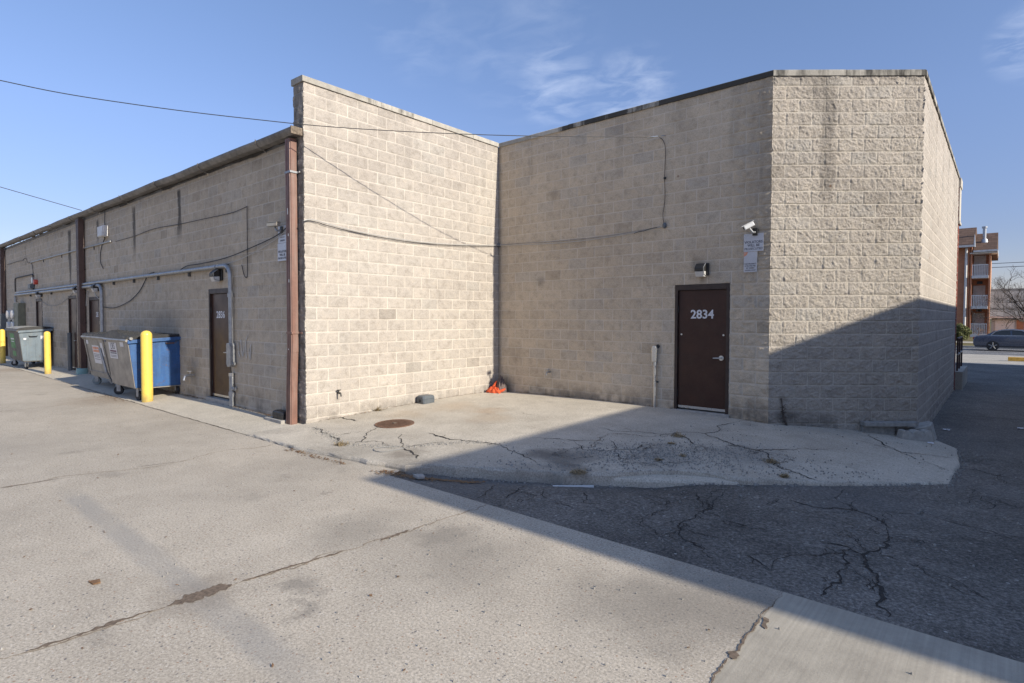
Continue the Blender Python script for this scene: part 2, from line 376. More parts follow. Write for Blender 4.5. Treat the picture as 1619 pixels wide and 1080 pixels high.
M['signface'] = simple('white_aluminium_sign', (0.52, 0.52, 0.55), 0.32, 0.1, var=0.10, scale=3, dirt=0.25, dirtcol=(0.40, 0.38, 0.36))
M['ink'] = simple('faded_black_ink', (0.085, 0.085, 0.10), 0.6)
M['inkpale'] = simple('faded_ink', (0.27, 0.26, 0.27), 0.6)
M['redink'] = simple('faded_red_ink', (0.50, 0.08, 0.05), 0.6)
M['orangeink'] = simple('faded_orange_ink', (0.70, 0.30, 0.18), 0.6)
M['greenink'] = simple('green_sticker', (0.10, 0.30, 0.10), 0.6, var=0.4)
M['maroonink'] = simple('maroon_ink', (0.15, 0.06, 0.09), 0.6)
M['numeral'] = simple('grey_white_numerals', (0.62, 0.63, 0.67), 0.5)
M['steel'] = simple('brushed_steel', (0.55, 0.55, 0.54), 0.3, 0.8, var=0.1)
M['lampbody'] = simple('bronze_lamp_housing', (0.020, 0.019, 0.019), 0.4)
M['lens'] = simple('frosted_lamp_lens', (0.55, 0.54, 0.52), 0.3, var=0.12)
M['cable_black'] = simple('black_cable', (0.035, 0.035, 0.037), 0.6)
M['cable_grey'] = simple('grey_cable', (0.24, 0.24, 0.235), 0.55)
M['cable_pale'] = simple('pale_cable', (0.42, 0.41, 0.39), 0.55)
M['bait_grey'] = simple('grey_bait_box_plastic', (0.10, 0.115, 0.13), 0.45, var=0.15)
M['rustplate'] = simple('rusty_manhole_iron', (0.17, 0.088, 0.055), 0.75, 0.2, var=0.4, scale=14, dirt=0.5, dirtcol=(0.19, 0.12, 0.08))
M['orange'] = simple('orange_cloth', (0.66, 0.10, 0.03), 0.85, var=0.2, scale=20)
M['rag'] = simple('grey_brown_rag', (0.16, 0.125, 0.115), 0.95, var=0.45, scale=22)
M['ragdark'] = simple('dark_rag', (0.035, 0.03, 0.028), 0.95, var=0.4, scale=22)
M['cinder'] = simple('grey_cinder_block', (0.38, 0.36, 0.33), 0.95, var=0.25, scale=14, bstr=0.5)
M['cinderdark'] = simple('dark_weathered_block', (0.30, 0.29, 0.27), 0.95, var=0.3, scale=14, bstr=0.5)
M['olive'] = simple('olive_cabinet_paint', (0.17, 0.17, 0.12), 0.55)
M['meter'] = simple('grey_meter_socket', (0.32, 0.31, 0.28), 0.5, dirt=0.35, dirtcol=(0.25, 0.13, 0.06))
M['glass'] = simple('meter_glass', (0.60, 0.61, 0.62), 0.12, var=0.1)
M['redbell'] = simple('red_bell_paint', (0.50, 0.06, 0.04), 0.45)
M['leaf'] = leafy('dry_leaves', (0.10, 0.05, 0.025), (0.27, 0.16, 0.08))
M['weed'] = leafy('dry_weed', (0.22, 0.16, 0.09), (0.40, 0.31, 0.18))
M['shrub'] = leafy('shrub_leaves', (0.045, 0.055, 0.016), (0.14, 0.145, 0.045))
M['bark'] = simple('bare_bark', (0.075, 0.058, 0.048), 0.95, var=0.3, scale=8)
M['gravel'] = simple('loose_grit', (0.30, 0.285, 0.26), 0.95, var=0.5, scale=40)
M['apt_brick'] = brick_material('orange_brick', (0.50, 0.20, 0.11), (0.42, 0.165, 0.09), (0.45, 0.30, 0.20))
M['facade_brick'] = brick_material('red_brick', (0.24, 0.07, 0.045), (0.18, 0.055, 0.04), (0.30, 0.26, 0.22), rot=(R(90), 0, R(90)))
M['shingle'] = shingle_material('brown_shingle', (0.13, 0.082, 0.06))
M['shingle_grey'] = shingle_material('grey_shingle', (0.21, 0.215, 0.225))
M['trim'] = simple('off_white_trim', (0.62, 0.61, 0.60), 0.5)
M['flue'] = simple('flue_metal', (0.40, 0.42, 0.45), 0.4, 0.5)
M['limestone'] = simple('limestone', (0.52, 0.48, 0.41), 0.85)
M['railpaint'] = simple('dark_red_rail_paint', (0.045, 0.018, 0.02), 0.5)
M['carpaint'] = simple('slate_blue_car_paint', (0.085, 0.098, 0.13), 0.28, 0.3, var=0.05, coat=0.6, bstr=0.0)
M['carglass'] = simple('car_glass', (0.02, 0.025, 0.03), 0.08, var=0.05, bstr=0.0)
M['chrome'] = simple('bright_trim', (0.65, 0.65, 0.66), 0.2, 0.9, bstr=0.0)
M['tail'] = simple('tail_light_red', (0.25, 0.02, 0.02), 0.3, bstr=0.0)
M['siding'] = simple('white_siding', (0.58, 0.57, 0.55), 0.7)
M['cwall'] = brick_material('block_neighbour', (0.34, 0.31, 0.26), (0.30, 0.27, 0.23), (0.42, 0.39, 0.34), rot=(R(90), 0, R(90)), bw=0.4064, rh=0.2032)
M['pole'] = simple('pole_wood', (0.13, 0.095, 0.07), 0.95)
M['paleyellow'] = simple('worn_yellow_paint', (0.62, 0.36, 0.06), 0.7, var=0.3)
M['paper'] = simple('white_litter', (0.75, 0.75, 0.78), 0.6)
M['scribble'] = simple('faint_chalk_paint', (0.50, 0.47, 0.43), 0.8)


# ------------------------------------------------------------------ mesh helpers
class MB:
    def __init__(self, M_=None):
        self.v, self.f, self.M = [], [], M_ or Matrix()

    def add(self, vs, fs):
        b = len(self.v)
        self.v += [self.M @ Vector(p) for p in vs]
        self.f += [[b + i for i in f] for f in fs]
        return self

    def box(self, x0, y0, z0, x1, y1, z1):
        return self.add([(x0, y0, z0), (x1, y0, z0), (x1, y1, z0), (x0, y1, z0), (x0, y0, z1), (x1, y0, z1), (x1, y1, z1), (x0, y1, z1)],
                        [(0, 3, 2, 1), (4, 5, 6, 7), (0, 1, 5, 4), (1, 2, 6, 5), (2, 3, 7, 6), (3, 0, 4, 7)])

    def prism(self, poly, a0, a1, axis='y'):
        """extrude a 2D outline from a0 to a1 along an axis"""
        n = len(poly)
        def P(p, a):
            return {'x': (a, p[0], p[1]), 'y': (p[0], a, p[1]), 'z': (p[0], p[1], a)}[axis]
        vs = [P(p, a0) for p in poly] + [P(p, a1) for p in poly]
        fs = [tuple(range(n))[::-1], tuple(range(n, 2 * n))] + [(i, (i + 1) % n, n + (i + 1) % n, n + i) for i in range(n)]
        return self.add(vs, fs)

    def tube(self, pts, r, n=8, cap=True):
        pts = [Vector(p) for p in pts]
        rs = r if isinstance(r, (list, tuple)) else [r] * len(pts)
        T = []
        for i in range(len(pts)):
            a, b = pts[max(0, i - 1)], pts[min(len(pts) - 1, i + 1)]
            T.append((b - a).normalized())
        ref = Vector((0, 0, 1)) if abs(T[0].z) < 0.9 else Vector((1, 0, 0))
        nrm = (ref - T[0] * ref.dot(T[0])).normalized()
        vs, fs = [], []
        for i, p in enumerate(pts):
            nrm = (nrm - T[i] * nrm.dot(T[i])).normalized()
            bi = T[i].cross(nrm)
            for k in range(n):
                a = 2 * math.pi * k / n
                vs.append(p + (nrm * math.cos(a) + bi * math.sin(a)) * rs[i])
        for i in range(len(pts) - 1):
            for k in range(n):
                fs.append((i * n + k, i * n + (k + 1) % n, (i + 1) * n + (k + 1) % n, (i + 1) * n + k))
        if cap:
            fs.append(tuple(range(n))[::-1])
            fs.append(tuple(range((len(pts) - 1) * n, len(pts) * n)))
        return self.add(vs, fs)

    def cyl(self, p0, p1, r, n=16):
        return self.tube([p0, p1], r, n)

    def lathe(self, prof, c, n=24):
        vs, fs = [], []
        for (r, z) in prof:
            for k in range(n):
                a = 2 * math.pi * k / n
                vs.append((c[0] + r * math.cos(a), c[1] + r * math.sin(a), c[2] + z))
        for i in range(len(prof) - 1):
            for k in range(n):
                fs.append((i * n + k, i * n + (k + 1) % n, (i + 1) * n + (k + 1) % n, (i + 1) * n + k))
        fs.append(tuple(range(n))[::-1])
        fs.append(tuple(range((len(prof) - 1) * n, len(prof) * n)))
        return self.add(vs, fs)

    def build(self, name, mat, parent=None, smooth=False, bevel=0.0, recalc=True, segs=2):
        base = wloc(parent)
        me = bpy.data.meshes.new(name)
        me.from_pydata([tuple(p - base) for p in self.v], [], self.f)
        if recalc or bevel:
            bm = bmesh.new()
            bm.from_mesh(me)
            if recalc:
                bmesh.ops.recalc_face_normals(bm, faces=bm.faces)
            if bevel:
                es = [e for e in bm.edges if len(e.link_faces) == 2 and e.calc_face_angle(0) > 0.5]
                bmesh.ops.bevel(bm, geom=es, offset=bevel, segments=segs, profile=0.6, affect='EDGES', clamp_overlap=True)
            bm.to_mesh(me)
            bm.free()
        if smooth:
            me.polygons.foreach_set('use_smooth', [True] * len(me.polygons))
            try:
                me.set_sharp_from_angle(angle=R(40))
            except Exception:
                pass
        me.materials.append(M[mat])
        o = bpy.data.objects.new(name, me)
        COL.objects.link(o)
        o.parent = parent
        return o


def wloc(o):
    p = Vector((0, 0, 0))
    while o is not None:
        p += o.location
        o = o.parent
    return p


def tag(o, label=None, cat=None, group=None, kind=None):
    if label: o['label'] = label
    if cat: o['category'] = cat
    if group: o['group'] = group
    if kind: o['kind'] = kind
    return o


def thing(name, label, cat, loc=(0, 0, 0), group=None):
    o = bpy.data.objects.new(name, None)
    o.empty_display_size = 0.2
    o.location = loc
    COL.objects.link(o)
    return tag(o, label, cat, group)


def copy_tree(o, parent=None):
    c = o.copy()
    COL.objects.link(c)
    c.parent = parent
    for ch in list(o.children):
        copy_tree(ch, c)
    return c


def frame(origin, ux, out):
    """local (u along wall to the viewer's right, outwards, up)"""
    ux, out = Vector(ux).normalized(), Vector(out).normalized()
    o = Vector(origin)
    return Matrix(((ux.x, out.x, 0, o.x), (ux.y, out.y, 0, o.y), (ux.z, out.z, 1, o.z), (0, 0, 0, 1)))


def text(name, body, size, mat, parent, fr, u, d, z, align='CENTER', bold=0.012, sx=1.0):
    cu = bpy.data.curves.new(name, 'FONT')
    cu.body = body
    cu.size = size
    cu.align_x = align
    cu.align_y = 'CENTER'
    cu.offset = bold * size
    cu.extrude = 0.0006
    cu.resolution_u = 3
    tmp = bpy.data.objects.new(name, cu)
    COL.objects.link(tmp)
    me = bpy.data.meshes.new_from_object(tmp)
    bpy.data.objects.remove(tmp)
    base = wloc(parent)
    for v in me.vertices:
        x, y, zz = v.co
        v.co = (fr @ Vector((u + x * sx, d + zz, z + y))) - base
    me.update()
    me.name = name
    me.materials.clear()
    me.materials.append(M[mat])
    o = bpy.data.objects.new(name, me)
    COL.objects.link(o)
    o.parent = parent
    return o


rng = np.random.default_rng(7)
random.seed(11)
_tables = [rng.random((256, 256)) for _ in range(12)]


def vnoise(u, v, scale, k):
    T = _tables[k % 12]
    x, y = u / scale + 17.3 * k, v / scale + 5.7 * k
    xi, yi = np.floor(x).astype(int), np.floor(y).astype(int)
    fx, fy = x - xi, y - yi
    fx, fy = fx * fx * (3 - 2 * fx), fy * fy * (3 - 2 * fy)
    a, b = T[yi % 256, xi % 256], T[yi % 256, (xi + 1) % 256]
    c, d = T[(yi + 1) % 256, xi % 256], T[(yi + 1) % 256, (xi + 1) % 256]
    return (a * (1 - fx) + b * fx) * (1 - fy) + (c * (1 - fx) + d * fx) * fy


def smooth01(t):
    t = np.clip(t, 0, 1)
    return t * t * (3 - 2 * t)


def grid_mesh(name, P, mat, parent, attr=None, skip=None, smooth=False):
    """P: (rows, cols, 3) vertex grid; skip: (rows-1, cols-1) faces left out"""
    nr, nc = P.shape[:2]
    base = np.array(wloc(parent))
    idx = np.arange(nr * nc).reshape(nr, nc)
    q = np.stack([idx[:-1, :-1], idx[:-1, 1:], idx[1:, 1:], idx[1:, :-1]], -1)
    q = q[~skip] if skip is not None else q.reshape(-1, 4)
    me = bpy.data.meshes.new(name)
    me.vertices.add(nr * nc)
    me.vertices.foreach_set('co', (P.reshape(-1, 3) - base).astype(np.float32).ravel())
    me.loops.add(q.size)
    me.loops.foreach_set('vertex_index', q.astype(np.int32).ravel())
    me.polygons.add(len(q))
    me.polygons.foreach_set('loop_start', np.arange(0, q.size, 4, dtype=np.int32))
    if attr is not None:
        a = me.attributes.new('blk', 'FLOAT_COLOR', 'POINT')
        a.data.foreach_set('color', attr.reshape(-1, 4).astype(np.float32).ravel())
    me.update(calc_edges=True)
    if smooth:
        me.polygons.foreach_set('use_smooth', [True] * len(me.polygons))
    me.materials.append(M[mat])
    o = bpy.data.objects.new(name, me)
    COL.objects.link(o)
    o.parent = parent
    return o


# ------------------------------------------------------------------ block walls
LB, LC, DA, DB = 4.662, 5.768, 1.786, 1.499
LD = math.hypot(DA, DB)
LE = 8.76
TH = 0.0140
BW, RH, ZP = 0.4064, 0.2032, 0.1168
AX = Vector((math.cos(math.atan(TH)), math.sin(math.atan(TH)), 0))
FR_A = frame((0, -LB, 0), AX, (AX.y, -AX.x, 0))
FR_B = frame((0, -LB, 0), (0, 1, 0), (1, 0, 0))
FR_C = frame((0, 0, 0), (1, 0, 0), (0, -1, 0))
FR_D = frame((LC, 0, 0), (DA, DB, 0), (DB, -DA, 0))
FR_E = frame((LC + DA, DB, 0), (0, 1, 0), (1, 0, 0))


def lines(lo, hi, phase, pitch, inner, extra=()):
    """grid lines: joint edges at phase + n*pitch plus evenly spaced ones between"""
    out = [lo, hi]
    n0, n1 = math.floor((lo - phase) / pitch) - 1, math.ceil((hi - phase) / pitch) + 1
    for n in range(n0, n1 + 1):
        j = phase + n * pitch
        out += list(np.linspace(j + 0.0055, j + pitch - 0.0055, inner))
    out = [x for x in out if lo <= x <= hi]
    for e in extra:
        out = [x for x in out if abs(x - e) > 0.006] + [e]
    return np.array(sorted(set(round(x, 5) for x in out)))


DOOR_C = (4.185, 5.145, 2.362)
DOOR_A = [(-3.66, -2.68, 2.345), (-12.05, -11.05, 2.36), (-14.35, -13.39, 2.45), (-18.9, -17.9, 2.44)]
ZTOP = 5.552
Z_ALL = lines(-0.45, ZTOP, ZP, RH, 20, (DOOR_C[2],))
Z_A = lines(-0.45, 4.66, ZP, RH, 11, tuple(sorted({d[2] for d in DOOR_A})))


def wall_field(us, zs, u0, amp, seed, stain, rough=False):
    U, Z = np.meshgrid(us, zs)
    row = np.floor((Z - ZP) / RH).astype(int)
    off = np.where(row % 2 == 0, 0.0, BW / 2)
    col = np.floor((U - u0 - off) / BW).astype(int)
    lu = (U - u0 - off) - col * BW
    lz = (Z - ZP) - row * RH
    d = np.minimum(np.minimum(lu, BW - lu), np.minimum(lz, RH - lz))
    T = _tables[seed % 12]
    rnd = lambda k: T[(row * 7 + k * 31) % 256, (col * 13 + k * 17) % 256]
    tint = rnd(1)
    tint = np.where(rnd(2) > 0.94, tint * 0.5 + 0.02, 0.34 + tint * 0.56)
    hue = np.where(rnd(5) > 0.80, rnd(6), 0.0)
    f = 0.46 * vnoise(U, Z, 0.085, seed) + 0.32 * vnoise(U, Z, 0.042, seed + 1) + 0.22 * vnoise(U, Z, 0.019, seed + 2) - 0.5
    f = f + 0.5 * np.abs(vnoise(U + Z, Z - U, 0.06, seed + 3) - 0.5) - 0.12
    tilt = (rnd(3) - 0.5) * (lu / BW - 0.5) + (rnd(4) - 0.5) * (lz / RH - 0.5)
    if rough:
        f = 0.40 * vnoise(U, Z, 0.055, seed) + 0.36 * vnoise(U, Z, 0.026, seed + 1) + 0.24 * vnoise(U, Z, 0.013, seed + 2) - 0.5
        f = f + 0.9 * np.abs(vnoise(U + 0.6 * Z, Z - 0.4 * U, 0.045, seed + 3) - 0.5) - 0.22 + 0.35 * np.abs(vnoise(U - Z, Z + U, 0.02, seed + 5) - 0.5)
    e = smooth01((d - 0.004) / (0.013 if rough else 0.022))
    h = e * (amp * 0.55 + amp * 1.5 * f + amp * 0.6 * tilt)
    mort = smooth01(1.35 - d / 0.0075)
    st = stain(U, Z) if stain else 0 * U
    return h, np.stack([tint, mort, np.clip(st, 0, 1), hue], -1)


def edge_fix(P, h_other, out_other, col):
    P[:, col, :] += h_other[:, None] * np.array(out_other)[None, :]


def wall(parent, fr, us, zs, h, attr, mat, holes=(), left=None, right=None):
    U, Z = np.meshgrid(us, zs)
    ux, uo, o = np.array(fr.col[0][:3]), np.array(fr.col[1][:3]), np.array(fr.col[3][:3])
    P = o + U[..., None] * ux + h[..., None] * uo
    P[..., 2] += Z
    if left is not None: edge_fix(P, *left, 0)
    if right is not None: edge_fix(P, *right, -1)
    uc, zc = (us[:-1] + us[1:]) / 2, (zs[:-1] + zs[1:]) / 2
    UC, ZC = np.meshgrid(uc, zc)
    skip = np.zeros(UC.shape, bool)
    for (a, b, t) in holes:
        skip |= (UC > a) & (UC < b) & (ZC < t)
    o = grid_mesh('wall', P, mat, parent, attr, skip)
    return o


def streak(U, Z, u, w, ztop, zbot, amt):
    wob = (vnoise(U * 0 + u, Z, 0.35, 3) - 0.5) * 0.05
    ww = w * (0.7 + 0.8 * vnoise(U * 0 + u, Z, 0.5, 4))
    g = np.clip(1 - np.abs(U - u - wob) / ww, 0, 1)
    g = np.clip(g * 2.2, 0, 1)
    return amt * g * smooth01((ztop - Z) / 0.12) * smooth01((Z - zbot) / 0.5)


def foot(U, Z, z0, hgt, amt, k):
    n = vnoise(U, Z, 0.30, k) * 0.6 + vnoise(U, Z, 0.08, k + 1) * 0.4
    return amt * smooth01((z0 + hgt - Z) / hgt) * smooth01((n - 0.28) / 0.4)


def st_B(U, Z):
    s = foot(U, Z, 0.08, 0.35, 0.40, 1)
    for u, w, zb, a in ((0.5, .10, 4.9, .12), (1.55, .14, 4.6, .12), (2.1, .10, 4.3, .1), (3.3, .16, 4.7, .1), (4.2, .10, 4.4, .1)):
        s = np.maximum(s, streak(U, Z, u, w, 5.6, zb, a))
    s = np.maximum(s, foot(U, -Z, -5.56, 0.25, 0.22, 2))
    s = np.maximum(s, 0.5 * smooth01(1 - np.hypot((U - 4.25) / 0.25, (Z - 0.25) / 0.12)))
    return s


def st_C(U, Z):
    s = foot(U, Z, 0.17, 0.40, 0.62, 3)
    for u, w, zb, a in ((0.9, .12, 4.4, .12), (2.2, .16, 4.7, .10), (3.05, .10, 4.2, .12), (4.3, .18, 4.5, .12), (5.2, .12, 4.1, .2)):
        s = np.maximum(s, streak(U, Z, u, w, 5.6, zb, a))
    s = np.maximum(s, 0.30 * smooth01((U - 5.0) / 0.7) * smooth01((Z - 2.2) / 0.8))          # greyer painted strip by the corner
    s = np.maximum(s, 0.35 * smooth01(1 - np.abs(U - 5.62) / 0.12) * smooth01((Z - 3.2) / 1.0))
    for (u, z, r, a) in ((4.6, 2.72, 0.17, 0.45), (1.2, 2.55, 0.15, 0.5), (1.55, 4.3, 0.2, 0.35), (0.5, 1.0, 0.35, 0.25), (5.55, 0.25, 0.35, 0.65), (0.2, 0.25, 0.35, 0.7), (4.68, 2.42, 0.08, 0.35)):
        s = np.maximum(s, a * smooth01(1 - np.hypot(U - u, Z - z) / r))
    s = np.maximum(s, 0.45 * smooth01((0.13 - U) / 0.1))  # darker band up the inner corner
    return s


def st_D(U, Z):
    s = foot(U, Z, 0.10, 0.35, 0.5, 5) * (U < 1.1)
    s = np.maximum(s, streak(U, Z, 0.86, 0.17, 5.6, 3.4, 0.42))
    s = np.maximum(s, streak(U, Z, 0.70, 0.10, 5.6, 4.8, 0.35))
    s = np.maximum(s, 0.55 * smooth01(1 - np.hypot((U - 0.72) / 0.36, (Z - 5.32) / 0.10)))
    s = np.maximum(s, 0.75 * smooth01(1 - np.hypot((U - 0.30) / 0.4, (Z - 0.22) / 0.17)))
    s = np.maximum(s, foot(U, -Z, -5.56, 0.16, 0.35, 4))
    return s


def st_E(U, Z):
    s = foot(U, Z, -0.2, 0.5, 0.35, 7)
    for u, a, zb in ((0.9, .3, 4.3), (2.2, .35, 3.9), (3.7, .3, 4.2), (5.2, .4, 3.6), (7.1, .35, 3.9), (7.9, .4, 3.2)):
        s = np.maximum(s, streak(U, Z, u, 0.06, 5.5, zb, a))
    return s


def st_A(U, Z):
    s = foot(U, Z, 0.09, 0.45, 0.5, 8)
    for u, w, zt, zb, a in ((-5.12, .13, 4.62, 3.35, .95), (-8.0, .12, 4.6, 3.2, .9), (-14.05, .17, 4.6, 2.6, .9), (-11.05, .10, 4.6, 3.7, .8), (-11.0, .12, 3.9, 3.3, .35), (-2.6, .02, 4.0, 3.6, .5), (-20.5, .06, 4.6, 3.9, .4), (-17.0, .05, 4.6, 4.0, .35)):
        s = np.maximum(s, streak(U, Z, u, w, zt, zb, a))
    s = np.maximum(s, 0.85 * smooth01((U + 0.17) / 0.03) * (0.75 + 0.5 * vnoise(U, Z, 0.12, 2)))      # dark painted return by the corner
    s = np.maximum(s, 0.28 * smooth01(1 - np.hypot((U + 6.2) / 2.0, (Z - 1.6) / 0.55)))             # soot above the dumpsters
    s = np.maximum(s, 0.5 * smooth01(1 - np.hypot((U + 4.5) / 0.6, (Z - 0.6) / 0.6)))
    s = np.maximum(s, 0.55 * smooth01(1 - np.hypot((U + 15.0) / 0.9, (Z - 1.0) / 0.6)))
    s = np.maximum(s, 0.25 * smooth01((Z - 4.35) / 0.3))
    return s


TB = thing('tan_block_building', 'taller tan split-faced block building with parapet, angled corner and brown door', 'building')
U_B = lines(0, LB, 0.2032, RH, 15)
U_C = lines(0, LC, 0.086, RH, 15, DOOR_C[:2])
U_D = lines(0, LD, 0.0, RH, 20)
U_E = lines(0, LE, 0.1, RH, 8)
hB, aB = wall_field(U_B, Z_ALL, 0.2032, 0.010, 1, st_B)
hC, aC = wall_field(U_C, Z_ALL, 0.086, 0.009, 2, st_C)
hD, aD = wall_field(U_D, Z_ALL, 0.0, 0.0175, 3, st_D, True)
hC = hC * (1 + 1.3 * smooth01((U_C - 4.9) / 0.6))[None, :]
hE, aE = wall_field(U_E, Z_ALL, 0.1, 0.011, 4, st_E)
oA, oB, oC, oD, oE = [fr.col[1][:3] for fr in (FR_A, FR_B, FR_C, FR_D, FR_E)]
jag = lambda h, k: h + 0.012 * (vnoise(Z_ALL * 0 + k, Z_ALL, 0.05, k) + vnoise(Z_ALL * 0 + k, Z_ALL, 0.02, k + 1) - 1.0)
hA_edge = jag(hC[:, 40] * 0, 5)
hBedge = jag(hB[:, 8], 6)
hB[:, 0] = hBedge
hC[:, -1] = jag(hC[:, -8], 7)
hD[:, 0] = jag(hD[:, 8], 8)
hD[:, -1] = jag(hD[:, -8], 9)
hE[:, 0] = jag(hE[:, 6], 10)
hB[:, -1] = 0
hC[:, 0] = 0
wall(TB, FR_B, U_B, Z_ALL, hB, aB, 'block', left=(hA_edge, oA))
wall(TB, FR_C, U_C, Z_ALL, hC, aC, 'block_c', holes=[(DOOR_C[0], DOOR_C[1], DOOR_C[2])], right=(hD[:, 0], oD))
wall(TB, FR_D, U_D, Z_ALL, hD, aD, 'block_d', left=(hC[:, -1], oC), right=(hE[:, 0], oE))
wall(TB, FR_E, U_E, Z_ALL, hE, aE, 'block', left=(hD[:, -1], oD))
# thick parapet end standing above the lower roof, in line with wall A
PT = 0.30
U_P = lines(-PT, 0, 0.0, 0.1016, 9)
hP, aP = wall_field(U_P, Z_ALL, 0.1, 0.014, 5, lambda U, Z: 0.35 + 0.5 * vnoise(U, Z, 0.1, 3) * (Z < 5.6))
hP[:, -1] = hA_edge
hP[:, 0] = 0.0
wall(TB, FR_A, U_P, Z_ALL, hP, aP, 'block', right=(hBedge, oB))
# back faces and roof of the taller part (closed body)
mb = MB()
mb.add([(-PT, -LB, 4.3), (-PT, 0.3, 4.3), (-PT, 0.3, ZTOP), (-PT, -LB, ZTOP)], [(0, 1, 2, 3)])
mb.build('wall', 'block_a', TB)
PE = Vector((LC + DA, DB + LE, 0))
mb = MB()
foot_in = [(-PT, 0.32), (LC - 0.06, 0.32), (LC + DA - 0.32, DB + 0.12), (LC + DA - 0.32, PE.y), (-PT, PE.y)]
mb.prism(foot_in, 4.75, 4.95, 'z')
mb.build('roof', 'roof', TB)
mb = MB()
mb.add([(-PT, PE.y, -0.5), (PE.x, PE.y, -0.5), (PE.x, PE.y, ZTOP), (-PT, PE.y, ZTOP)], [(0, 1, 2, 3)])
mb.add([(-PT, 0.3, -0.5), (-PT, PE.y, -0.5), (-PT, PE.y, ZTOP), (-PT, 0.3, ZTOP)], [(0, 1, 2, 3)])
# inner parapet faces
mb.add([(0, 0.3, 4.9), (LC - 0.07, 0.3, 4.9), (LC - 0.07, 0.3, ZTOP), (0, 0.3, ZTOP)], [(0, 1, 2, 3)])
mb.add([(LC - 0.07, 0.3, 4.9), (LC + DA - 0.3, DB + 0.1, 4.9), (LC + DA - 0.3, DB + 0.1, ZTOP), (LC - 0.07, 0.3, ZTOP)], [(0, 1, 2, 3)])
mb.add([(LC + DA - 0.3, DB + 0.1, 4.9), (LC + DA - 0.3, PE.y, 4.9), (LC + DA - 0.3, PE.y, ZTOP), (LC + DA - 0.3, DB + 0.1, ZTOP)], [(0, 1, 2, 3)])
mb.build('wall', 'cwall', TB)


def coping(parent, fr, u0, u1, seg, over, thick, z0, z1, stainf, mit0=0.0, mit1=0.0, seed=0):
    """stone caps with open joints; vertices carry tint and soot"""
    rr = random.Random(seed)
    vs, fs, at = [], [], []
    cuts = [u0]
    while cuts[-1] + seg * 1.4 < u1:
        cuts.append(cuts[-1] + seg * rr.uniform(0.9, 1.1))
    cuts.append(u1)
    for i in range(len(cuts) - 1):
        a, b = cuts[i] + (0.003 if i else 0), cuts[i + 1] - (0.003 if i < len(cuts) - 2 else 0)
        t, dz = rr.random(), rr.uniform(-0.004, 0.004)
        n = max(2, int((b - a) / 0.06))
        us = np.linspace(a, b, n + 1)
        b0 = len(vs)
        for u in us:
            k = (u - u0) / (u1 - u0)
            m = mit0 * (1 - k) if k < 0.5 and abs(u - u0) < 1e-6 else 0
            m2 = mit1 if abs(u - u1) < 1e-6 else 0
            for (d, z) in ((over, z0), (over, z1 - 0.012), (over - 0.012, z1), (-thick, z1 + 0.01), (-thick, z0)):
                uu = u + (m * d if m else 0) + (m2 * d if m2 else 0)
                vs.append(tuple(fr @ Vector((uu, d, z + dz))))
                at.append((t, 0, stainf(u, z), 1))
        for j in range(n):
            p, q = b0 + j * 5, b0 + (j + 1) * 5
            for s in range(5):
                fs.append((p + s, q + s, q + (s + 1) % 5, p + (s + 1) % 5))
        fs.append(tuple(b0 + s for s in range(5)))
        fs.append(tuple(b0 + n * 5 + s for s in range(5))[::-1])
    me = bpy.data.meshes.new('coping')
    me.from_pydata(vs, [], fs)
    bm = bmesh.new(); bm.from_mesh(me); bmesh.ops.recalc_face_normals(bm, faces=bm.faces); bm.to_mesh(me); bm.free()
    a = me.attributes.new('blk', 'FLOAT_COLOR', 'POINT')
    a.data.foreach_set('color', np.array(at, np.float32).ravel())
    me.materials.append(M['coping'])
    o = bpy.data.objects.new('coping', me)
    COL.objects.link(o)
    o.parent = parent
    return o


nz = lambda u, s, k: float(vnoise(np.array([u]), np.array([0.3]), s, k)[0])
tan_m = math.tan(0.5 * math.atan2(DB, DA))
coping(TB, FR_B, -0.03, LB - 0.03, 1.25, 0.03, PT + 0.03, ZTOP, 5.645, lambda u, z: 0.10 + 0.18 * nz(u, 0.4, 1) + (0.14 if 1.2 < u < 2.2 else 0), seed=2)
coping(TB, FR_C, 0.032, LC, 0.95, 0.03, 0.33, ZTOP, 5.642, lambda u, z: 0.15 + (0.85 * (0.55 + 0.6 * nz(u, 0.3, 2)) * min(1, max(0, (u - 1.5) / 0.4)) * (0.45 if 2.0 < u < 2.3 or 2.7 < u < 2.85 or 3.2 < u < 3.9 else 1.0)), mit1=tan_m, seed=3)
coping(TB, FR_D, 0, LD, 1.18, 0.03, 0.33, ZTOP, 5.645, lambda u, z: 0.34 + 0.2 * nz(u, 0.3, 3), mit0=-tan_m, mit1=0.35, seed=4)
coping(TB, FR_E, 0.01, LE - 0.02, 1.25, 0.03, 0.33, ZTOP, 5.645, lambda u, z: 0.3 + 0.3 * nz(u, 0.4, 4), seed=5)
# red brick street front with a stone capital at the far end
mb = MB()
mb.box(-PT, PE.y + 0.003, -0.6, PE.x + 0.012, PE.y + 0.40, ZTOP - 0.1)
mb.build('brick_front', 'facade_brick', TB)
mb = MB()
mb.box(PE.x - 0.6, PE.y + 0.02, 4.45, PE.x + 0.04, PE.y + 0.55, 5.35)
mb.box(PE.x - 0.6, PE.y + 0.0, 5.353, PE.x + 0.06, PE.y + 0.60, 5.60)
mb.box(PE.x - 0.6, PE.y + 0.0, 4.36, PE.x + 0.055, PE.y + 0.58, 4.447)
mb.build('stone_capital', 'limestone', TB, bevel=0.015)


